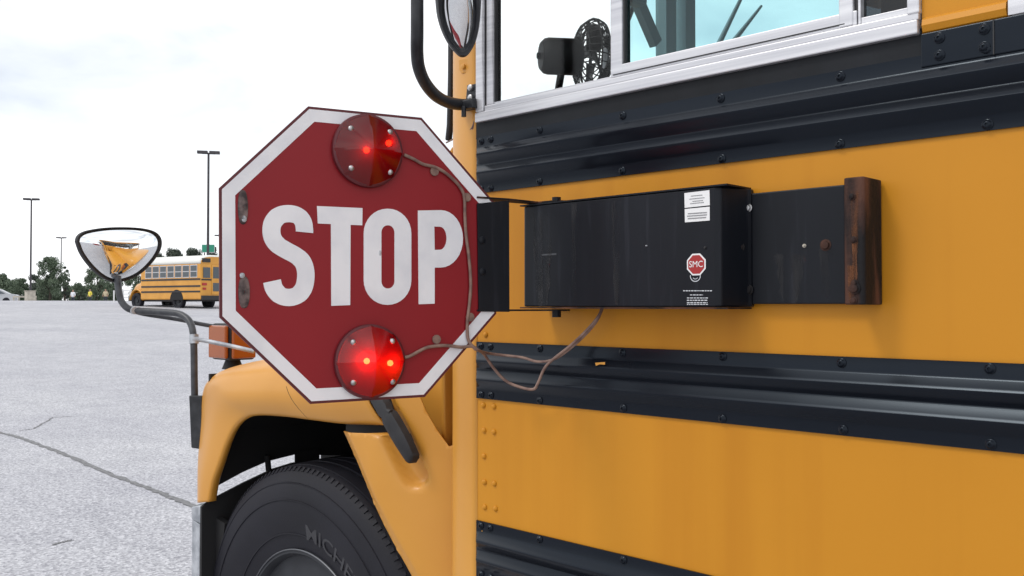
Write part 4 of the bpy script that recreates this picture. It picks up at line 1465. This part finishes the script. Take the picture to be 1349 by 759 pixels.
# mounting flange and hinge arms of the sign
fl = [(629, 268), (671, 264), (671.5, 411), (631, 410.5)]
flv = [SH(*p, .004) for p in fl]
MB().prism(flv, -s_out * .0035).build('mounting_flange', 'housing', sign, bevel=.0008)
for pq in ((635, 316.5), (635.5, 358)):
    mt = Matrix.Translation(SH(*pq, .004)) @ s_out.to_track_quat('Z', 'Y').to_matrix().to_4x4()
    MB().lathe([(.0068, 0), (.0064, .0015), (.004, .003), (0, .0034)], 14, mt).build('bolt', 'housing', sign, smooth=40)
pin_xy = PY(738, 338, 1.222)
ztop, zbot = hz1 + .0045, hz0 - .0045
def arm(z, t, m):
    a = SH(629, 268 if z > 1.5 else 411, .003)
    b = SH(671, 264 if z > 1.5 else 411, .003)
    n_ = Vector((-s_out.x, -s_out.y, 0)).normalized()
    poly = [Vector((a.x, a.y, z)), Vector((b.x, b.y, z)), Vector((pin_xy.x - .025, 1.192, z)), Vector((pin_xy.x + .015, 1.196, z)), Vector((pin_xy.x + .022, 1.215, z)), Vector((pin_xy.x + .01, 1.238, z)), Vector((pin_xy.x - .04, 1.240, z)), Vector((b.x + n_.x * .035, b.y + n_.y * .035, z)), Vector((a.x + n_.x * .035, a.y + n_.y * .035, z))]
    MB().prism(poly, (0, 0, t)).build('hinge_arm', m, sign, bevel=.0006)
arm(ztop, .003, 'rust')
arm(zbot - .003, .003, 'housing')
for z0, z1 in ((ztop + .003, ztop + .010), (zbot - .014, zbot - .003)):
    MB().lathe([(.008, 0), (.008, z1 - z0)], 10, Matrix.Translation((pin_xy.x, 1.212, z0))).build('hinge_pin', 'housing', sign)

# ================================================================== BACKGROUND
def far_point(px, Z):
    r = ray(px, HOR)
    p = Vector((0, 0, HC)) + r * Z
    return Vector((p.x, p.y, gz(p.x, p.y)))

# ---- the other school bus across the lot
def far_bus():
    rl = far_point(264, 50)
    fwd = camdir(-math.cos(R(33)), math.sin(R(33))).normalized()
    right = Vector((fwd.y, -fwd.x, 0))
    e = thing('school_bus', 'smaller yellow school bus with white roof parked across the lot behind convex mirror', 'bus', rl + right * 1.2)
    def P(x, y, z):     # x forward from the rear, y to the right from the near side, z up
        q = rl + fwd * x + right * y
        return Vector((q.x, q.y, rl.z + z))
    def bx(mb, a, b):
        (x0, y0, z0), (x1, y1, z1) = a, b
        return mb.hexa([P(x0, y0, z0), P(x1, y0, z0), P(x1, y1, z0), P(x0, y1, z0), P(x0, y0, z1), P(x1, y0, z1), P(x1, y1, z1), P(x0, y1, z1)])
    LB, Wd = 5.35, 2.35
    bx(MB(), (0, 0, .52), (LB, Wd, 2.52)).build('body', 'far_yellow', e, bevel=.06)
    rows = []
    for x, k in ((0.0, .78), (.25, .97), (LB - .3, .97), (LB, .78)):
        rows.append([P(x, Wd / 2 - (Wd / 2) * math.copysign(abs(math.cos(PI * i / 16)) ** .6, math.cos(PI * i / 16)), 2.50 + .52 * k * math.sin(PI * i / 16) ** .75) for i in range(17)])
    MB().grid(rows).build('roof', 'far_roof', e, smooth=50, thick=.01)
    MB().add(rows[0], [tuple(range(17))]).build('rear_cap', 'far_yellow', e)
    MB().add(rows[-1], [tuple(range(17))]).build('front_cap', 'far_yellow', e)
    for z in (1.60, 1.22, .92):
        bx(MB(), (.02, -.025, z), (LB - .1, 0, z + .09)).build('rub_rail', 'far_black', e)
    n = 7
    for k in range(n):
        x0 = .28 + k * .67
        f = bx(MB(), (x0, -.012, 1.74), (x0 + .60, -.002, 2.44)).build('window', 'alu', e)
        for z0, z1 in ((1.78, 2.06), (2.10, 2.40)):
            o = bx(MB(), (x0 + .04, -.018, z0), (x0 + .56, -.0125, z1)).build('pane', 'far_glass', None)
            o.parent = f
    # lettering strip is too small to read; hood and nose
    rows = []
    for x, zt, w in ((LB - .05, 1.62, .98), (LB + .5, 1.55, .92), (LB + 1.0, 1.45, .86), (LB + 1.15, 1.25, .82)):
        prof = [(-w, .75), (-w, zt - .2), (-w + .15, zt - .02), (0, zt)]
        full = prof + [(-a, b) for a, b in prof[-2::-1]]
        rows.append([P(x, Wd / 2 + a, b) for a, b in full])
    hd = MB().grid(rows)
    hd.add(rows[-1], [tuple(range(len(rows[-1])))])
    hd.build('hood', 'far_yellow', e, smooth=40)
    fe = []
    for k in range(9):
        a = PI * k / 8
        fe.append([P(LB + .45 + (.62) * math.cos(a), y, .5 + .62 * math.sin(a)) for y in (.02, .30)])
    MB().grid(fe).build('fender', 'far_yellow', e, smooth=50, thick=.05)
    bx(MB(), (LB + 1.12, .05, .45), (LB + 1.22, Wd - .05, .68)).build('bumper', 'far_black', e)
    bx(MB(), (-.12, .05, .50), (-.002, Wd - .05, .74)).build('bumper', 'far_black', e)
    bx(MB(), (.3, .25, .42), (LB + .9, Wd - .25, .53)).build('chassis', 'far_black', e)
    # rear face: door with window, side windows, lamps, black trim
    dr = bx(MB(), (-.022, Wd / 2 - .45, .80), (-.002, Wd / 2 + .45, 2.46)).build('rear_door', 'far_yellow', e)
    for y0, y1, z0, z1 in ((Wd / 2 - .36, Wd / 2 + .36, 1.70, 2.34), (.16, .62, 1.72, 2.30), (Wd - .62, Wd - .16, 1.72, 2.30), (Wd / 2 - .36, Wd / 2 + .36, .98, 1.45)):
        bx(MB(), (-.030, y0, z0), (-.0235 if Wd / 2 - .4 < y0 < Wd / 2 else -.003, y1, z1)).build('rear_window', 'far_glass', e)
    for y0 in (.10, Wd - .40):
        bx(MB(), (-.04, y0, 1.30), (-.003, y0 + .30, 1.44)).build('tail_lamp', 'far_red', e)
        bx(MB(), (-.04, y0 + .05, 1.06), (-.003, y0 + .25, 1.18)).build('tail_lamp', 'far_red', e)
        bx(MB(), (-.05, y0, 2.58), (-.003 + .05, y0 + .52, 2.80)).build('warning_lamp', 'far_black', e)
    bx(MB(), (-.035, .05, 1.58), (-.003, Wd / 2 - .46, 1.66)).build('rub_rail', 'far_black', e)
    for x, y in ((LB + .45, .16), (LB + .45, Wd - .16), (2.05, .18), (2.05, Wd - .18)):
        w = bpy.data.objects.new('wheel', None)
        COL.objects.link(w)
        w.parent = e
        w.matrix_parent_inverse = INV[e.name]
        ax = right.to_track_quat('Z', 'Y').to_matrix().to_4x4()
        MT = Matrix.Translation(P(x, y, .46)) @ ax
        o = MB().lathe([(.28, -.11), (.38, -.14), (.45, -.12), (.465, -.06), (.465, .06), (.45, .12), (.38, .14), (.28, .11)], 28, MT, closed=True).build('tyre', 'tyre', None, smooth=40)
        o.parent = w
        o = MB().lathe([(0, -.06), (.1, -.08), (.12, -.03), (.27, -.05), (.285, -.10), (.285, .1), (0, .1)], 20, MT).build('rim', 'rim', None, smooth=40)
        o.parent = w
    # flat dark half disc standing in for the shade of the arch opening
    for x in (2.05,):
        ar = [P(x + .58 * math.cos(PI * k / 14), -.006, .5 + .58 * math.sin(PI * k / 14)) for k in range(15)]
        MB().add(ar, [tuple(range(15))]).build('arch_shade', 'dark_liner', e)
    return e
far_bus()

# ---- lot lights
def light_pole(px, topy, Z, label):
    b = far_point(px, Z)
    e = thing('light_pole', label, 'light pole', b, 'light poles of the parking lot')
    top = PD(px, topy, Z).z
    MB().lathe([(.30, -.4), (.30, .75), (.24, .8), (0, .8)], 14, Matrix.Translation(b)).build('footing', 'concrete', e, smooth=40)
    MB().tube([b + Vector((0, 0, .8)), Vector((b.x, b.y, top - .05))], [.115, .085], 10).build('mast', 'pole', e, smooth=60)
    ax = camdir(.97, .24).normalized()
    MB().bar(Vector((b.x, b.y, top - .12)) - ax * .5, Vector((b.x, b.y, top - .12)) + ax * .5, .06, .08).build('arm', 'pole', e)
    for s in (-1, 1):
        c = Vector((b.x, b.y, top - .02)) + ax * s * .46
        MB().bar(c - ax * .40, c + ax * .40, .42, .22).build('lamp_head', 'pole', e, bevel=.03)
    return e
light_pole(40, 262, 105, 'tall dark light pole with twin heads rising over the low trees')
light_pole(273.5, 200, 72, 'tall dark twin-headed light pole rising behind the distant bus roof')
light_pole(80, 313, 165, 'far thin light pole in front of the big rounded tree')
light_pole(288.5, 310, 168, 'far light pole beside green road sign, mostly hidden by stop sign')

# ---- trees
def tree(px, topy, Z, wpx, label, m='leaf', seed=0, name='tree', lobes=9, tall=1.0):
    rnd = random.Random(seed)
    b = far_point(px, Z)
    e = thing(name, label, 'tree', b, 'trees beyond the parking lot')
    top = PD(px, topy, Z).z
    H = top - b.z
    W = wpx * Z / FPX
    base = b - Vector((0, 0, .3))
    tk = MB()
    tk.tube([base, b + Vector((.05, 0, H * .25)), b + Vector((0, .1, H * .55)), b + Vector((0, 0, H * .85))], [.035 * H, .026 * H, .016 * H, .005 * H], 8)
    for k in range(5):
        a = rnd.uniform(0, 6.28)
        s = b + Vector((0, 0, H * rnd.uniform(.25, .5)))
        tk.tube([s, s + Vector((math.cos(a) * W * .17, math.sin(a) * W * .17, H * .12)), s + Vector((math.cos(a) * W * .33, math.sin(a) * W * .33, H * .28))], [.012 * H, .008 * H, .003 * H], 6)
    tk.build('trunk', 'bark', e, smooth=60)
    cr = MB()
    vs, fs = [], []
    cl = []
    for k in range(lobes * 3):
        zz = rnd.uniform(.03, .93)
        env = math.sin(PI * min(1, max(.02, (zz * .93 + .06)))) ** .55
        a = rnd.uniform(0, 6.28)
        rr = W * .5 * env * math.sqrt(rnd.uniform(.05, 1)) * .82
        cl.append((Vector((b.x + math.cos(a) * rr, b.y + math.sin(a) * rr, b.z + H * zz)), W * rnd.uniform(.10, .19)))
    cl.append((Vector((b.x, b.y, b.z + H * .92)), W * .12))
    size = max(.10, Z / FPX * 1.15)
    for c, r in cl:
        n = int(330)
        for k in range(n):
            d = Vector((rnd.gauss(0, 1), rnd.gauss(0, 1), rnd.gauss(0, .8))).normalized() * r * rnd.uniform(.35, 1.08)
            p = c + d
            if p.z > top + .2:
                continue
            s = size * rnd.uniform(.5, 1.15)
            q = Vector((rnd.uniform(-1, 1), rnd.uniform(-1, 1), rnd.uniform(-.6, .6))).normalized()
            w = q.orthogonal().normalized()
            w.rotate(Matrix.Rotation(rnd.uniform(0, 6.28), 3, q))
            u = q.cross(w)
            i0 = len(vs)
            vs += [p - w * s - u * s * .2, p + u * s * .55, p + w * s + u * s * .1, p - u * s * .6]
            fs.append((i0, i0 + 1, i0 + 2, i0 + 3))
    me = bpy.data.meshes.new('crown')
    me.from_pydata([tuple(v) for v in vs], [], fs)
    link('crown', me, m, e)
    return e
tree(66, 337, 118, 42, 'big rounded leafy tree standing behind the far thin light pole', 'leaf', 1, lobes=12)
tree(85, 348, 124, 12, 'narrow dark upright tree against right side of the big rounded tree', 'leaf_dark', 2, lobes=5)
tree(4, 361, 190, 34, 'hazy rounded tree behind the parked silver car', 'leaf', 3)
tree(27, 367, 150, 28, 'low bushy tree left of the tall light pole base', 'leaf', 4)
tree(44, 362, 160, 26, 'dark bushy tree behind the tall light pole base', 'leaf_dark', 5)
tree(104, 374, 140, 30, 'low bush-like tree above the person in white', 'leaf', 6, lobes=7)
tree(127, 352, 135, 40, 'broad green tree below the convex mirror rim', 'leaf', 7, lobes=11)
tree(150, 366, 140, 34, 'green tree behind the convex mirror stem', 'leaf', 8)
tree(14, 370, 140, 40, 'low wide bush-like tree behind the guard rail', 'leaf', 31, lobes=8)
tree(56, 371, 150, 40, 'low wide bush-like tree at the foot of the big rounded tree', 'leaf_dark', 32, lobes=8)
tree(113, 378, 150, 40, 'low wide bush-like tree between the persons in white and yellow', 'leaf_dark', 33, lobes=8)
tree(138, 374, 150, 40, 'low wide bush-like tree behind the person in beige', 'leaf', 34, lobes=8)
tree(88, 376, 145, 34, 'low wide bush-like tree at the foot of the narrow dark tree', 'leaf', 35, lobes=8)
tree(182, 352, 150, 44, 'green tree hidden mostly behind the convex mirror', 'leaf', 9)
for i, (px, ty, w, lb) in enumerate(((208, 331, 40, 'dark tree over the front end of the distant bus roof'), (232, 327, 40, 'dark tree over the middle of the distant bus roof'), (256, 325, 36, 'dark tree over the rear of the distant bus roof'), (280, 321, 36, 'tall dark tree beside the green road sign'))):
    tree(px, ty, 185, w, lb, 'leaf_dark', 20 + i)

# ---- green road sign behind the far bus
b = far_point(275, 140)
e = thing('road_sign', 'green rectangular road sign on posts behind the distant bus', 'road sign', b)
rgt = camdir(1, 0).normalized()
c = PD(274.5, 327.5, 140)
for s in (-.7, .7):
    q = Vector((b.x, b.y, 0)) + rgt * s
    MB().box((q.x - .06, q.y - .06, gz(q.x, q.y) - .3), (q.x + .06, q.y + .06, c.z + .6)).build('post', 'pole', e)
dpt = camdir(0, 1).normalized()
def facing_panel(c, w, h, off, t):
    o = c - dpt * off
    return [o - rgt * w / 2 - Vector((0, 0, h / 2)), o + rgt * w / 2 - Vector((0, 0, h / 2)), o + rgt * w / 2 + Vector((0, 0, h / 2)), o - rgt * w / 2 + Vector((0, 0, h / 2))]
MB().prism(facing_panel(c, 2.0, 1.25, .10, 0), dpt * .03).build('border', 'white_paint', e)
MB().prism(facing_panel(c, 1.88, 1.13, .115, 0), dpt * .012).build('panel', 'green_sign', e)

# ---- beige utility box and low rail at the crest
b = far_point(39.5, 78)
box_o = thing('utility_box', 'beige concrete utility box beside low rail at foot of tall light pole', 'utility box', b)
t_ = PD(39.5, 383, 78).z
MB().box((b.x - .34, b.y - .34, b.z - .3), (b.x + .34, b.y + .34, t_ - .06)).build('cabinet', 'concrete', box_o, bevel=.03)
MB().box((b.x - .38, b.y - .38, t_ - .06), (b.x + .38, b.y + .38, t_)).build('lid', 'concrete', box_o, bevel=.02)
b = far_point(30, 79.5)
e = thing('guard_rail', 'low pale guard rail running beside the beige utility box', 'rail', b)
for px in (18, 25, 47):
    q = far_point(px, 79.5)
    MB().box((q.x - .05, q.y - .05, q.z - .3), (q.x + .05, q.y + .05, PD(px, 390.5, 79.5).z)).build('post', 'concrete', e)
MB().bar(PD(17, 391, 79.4), PD(48, 391, 79.4), .06, .13).build('beam', 'concrete', e)

# ---- white post and small barrier by the far bus
b = far_point(150, 58)
e = thing('marker_post', 'thin white marker post left of the convex mirror stem', 'post', b)
tz = PD(150, 383, 58).z
MB().tube([b - Vector((0, 0, .2)), Vector((b.x, b.y, tz - .03))], .045, 8).build('post', 'white_paint', e, smooth=60)
MB().lathe([(.055, 0), (.055, .03), (.02, .05), (0, .05)], 10, Matrix.Translation((b.x, b.y, tz - .04))).build('cap', 'white_paint', e, smooth=40)
b = far_point(167, 62)
e = thing('barrier', 'white slatted barrier in front of the distant bus nose', 'barrier', b)
for px in (162, 172):
    q = far_point(px, 62)
    MB().box((q.x - .04, q.y - .04, q.z - .2), (q.x + .04, q.y + .04, PD(px, 381, 62).z)).build('post', 'white_paint', e)
for y in (383, 387.5, 392):
    MB().bar(PD(160.5, y, 61.9), PD(173.5, y, 61.9), .04, .09).build('slat', 'white_paint', e)

# ---- people beyond the crest (seen from the waist up)
def person(px, Z, m, label, ang, seed):
    g_ = far_point(px, Z)
    me = bpy.data.meshes.new('body')
    joints = [(0, 0, .95), (0, 0, 1.15), (0, 0, 1.38), (0, 0, 1.50), (0, 0, 1.60), (0, -.02, 1.72),
              (.19, 0, 1.40), (.26, .02, 1.14), (.24, -.12, .92), (-.19, 0, 1.40), (-.27, .02, 1.14), (-.25, -.12, .92),
              (.10, 0, .90), (.11, -.01, .50), (.11, .02, .08), (.11, -.14, .04), (-.10, 0, .90), (-.12, -.01, .50), (-.12, .02, .08), (-.12, -.14, .04)]
    rad = [.15, .145, .17, .075, .085, .095, .08, .055, .042, .08, .055, .042, .10, .075, .055, .045, .10, .075, .055, .045]
    ed = [(0, 1), (1, 2), (2, 3), (3, 4), (4, 5), (2, 6), (6, 7), (7, 8), (2, 9), (9, 10), (10, 11), (0, 12), (12, 13), (13, 14), (14, 15), (0, 16), (16, 17), (17, 18), (18, 19)]
    me.from_pydata(joints, ed, [])
    o = bpy.data.objects.new('person', me)
    COL.objects.link(o)
    md = o.modifiers.new('skin', 'SKIN')
    for i, v in enumerate(me.skin_vertices[0].data):
        v.radius = (rad[i], rad[i] * .8 if i < 3 else rad[i])
        v.use_root = i == 0
    o.modifiers.new('sub', 'SUBSURF').levels = 1
    o.modifiers['sub'].render_levels = 1
    dg = bpy.context.evaluated_depsgraph_get()
    m2 = bpy.data.meshes.new_from_object(o.evaluated_get(dg))
    bpy.data.objects.remove(o)
    m2.name = 'person'
    for k in (m, 'trousers', 'skin', 'hair'):
        m2.materials.append(M[k])
    for p in m2.polygons:
        z = p.center.z
        p.use_smooth = True
        p.material_index = 1 if z < .96 and abs(p.center.x) < .2 else (0 if z < 1.50 else (3 if (z > 1.72 or p.center.y > .03) else 2))
        if abs(p.center.x) > .2 and z < 1.12:
            p.material_index = 2
    po = link('person', m2, None, None, g_, (0, 0, ang))
    tag(po, label, 'person', 'people beyond the rise')
    return po
person(96, 100, 'shirt_white', 'person in white shirt standing beyond the rise, near the big rounded tree', .6, 1)
person(118.5, 98, 'shirt_yellow', 'person in bright yellow shirt standing beyond the rise', .3, 2)
person(139, 98, 'shirt_beige', 'person in beige top and dark trousers beyond the rise', .8, 3)

# ---- car parked at the far left
b = far_point(-10, 88)
e = thing('parked_car', 'pale silver car parked beyond the rise below hazy tree', 'car', b)
cr_ = camdir(.95, .3).normalized()
cd_ = Vector((-cr_.y, cr_.x, 0))
def CP(x, y, z):
    q = b + cr_ * x + cd_ * y
    return Vector((q.x, q.y, b.z + z))
side = [(-2.2, .35), (-2.25, .7), (-2.1, .88), (-1.2, .98), (-.6, 1.42), (.7, 1.45), (1.5, 1.02), (2.1, .92), (2.2, .6), (2.15, .35)]
rows = []
for y, k in ((-.86, 0), (-.90, .5), (-.78, 1), (.78, 1), (.90, .5), (.86, 0)):
    rows.append([CP(x * (1 if k == .5 else .98), y if z < 1.0 else y * .82, z) for x, z in side])
cm = MB().grid(rows)
cm.add(rows[0], [tuple(range(len(side)))])
cm.add(rows[-1], [tuple(range(len(side)))])
cm.build('body', 'car_paint', e, smooth=35)
for y in (-.845, .845):
    pts = [(-1.05, 1.0), (-.58, 1.36), (.62, 1.38), (1.25, 1.02)]
    MB().prism([CP(x, y * (.98 if z < 1.1 else .84), z) for x, z in pts], cd_ * (-.01 if y < 0 else .01)).build('side_window', 'far_glass', e)
for x in (-1.35, 1.35):
    for y in (-.80, .80):
        MB().lathe([(0, -.1), (.2, -.1), (.31, -.09), (.33, 0), (.31, .09), (.2, .1), (0, .1)], 20, Matrix.Translation(CP(x, y, .33)) @ cd_.to_track_quat('Z', 'Y').to_matrix().to_4x4()).build('wheel', 'tyre', e, smooth=40)
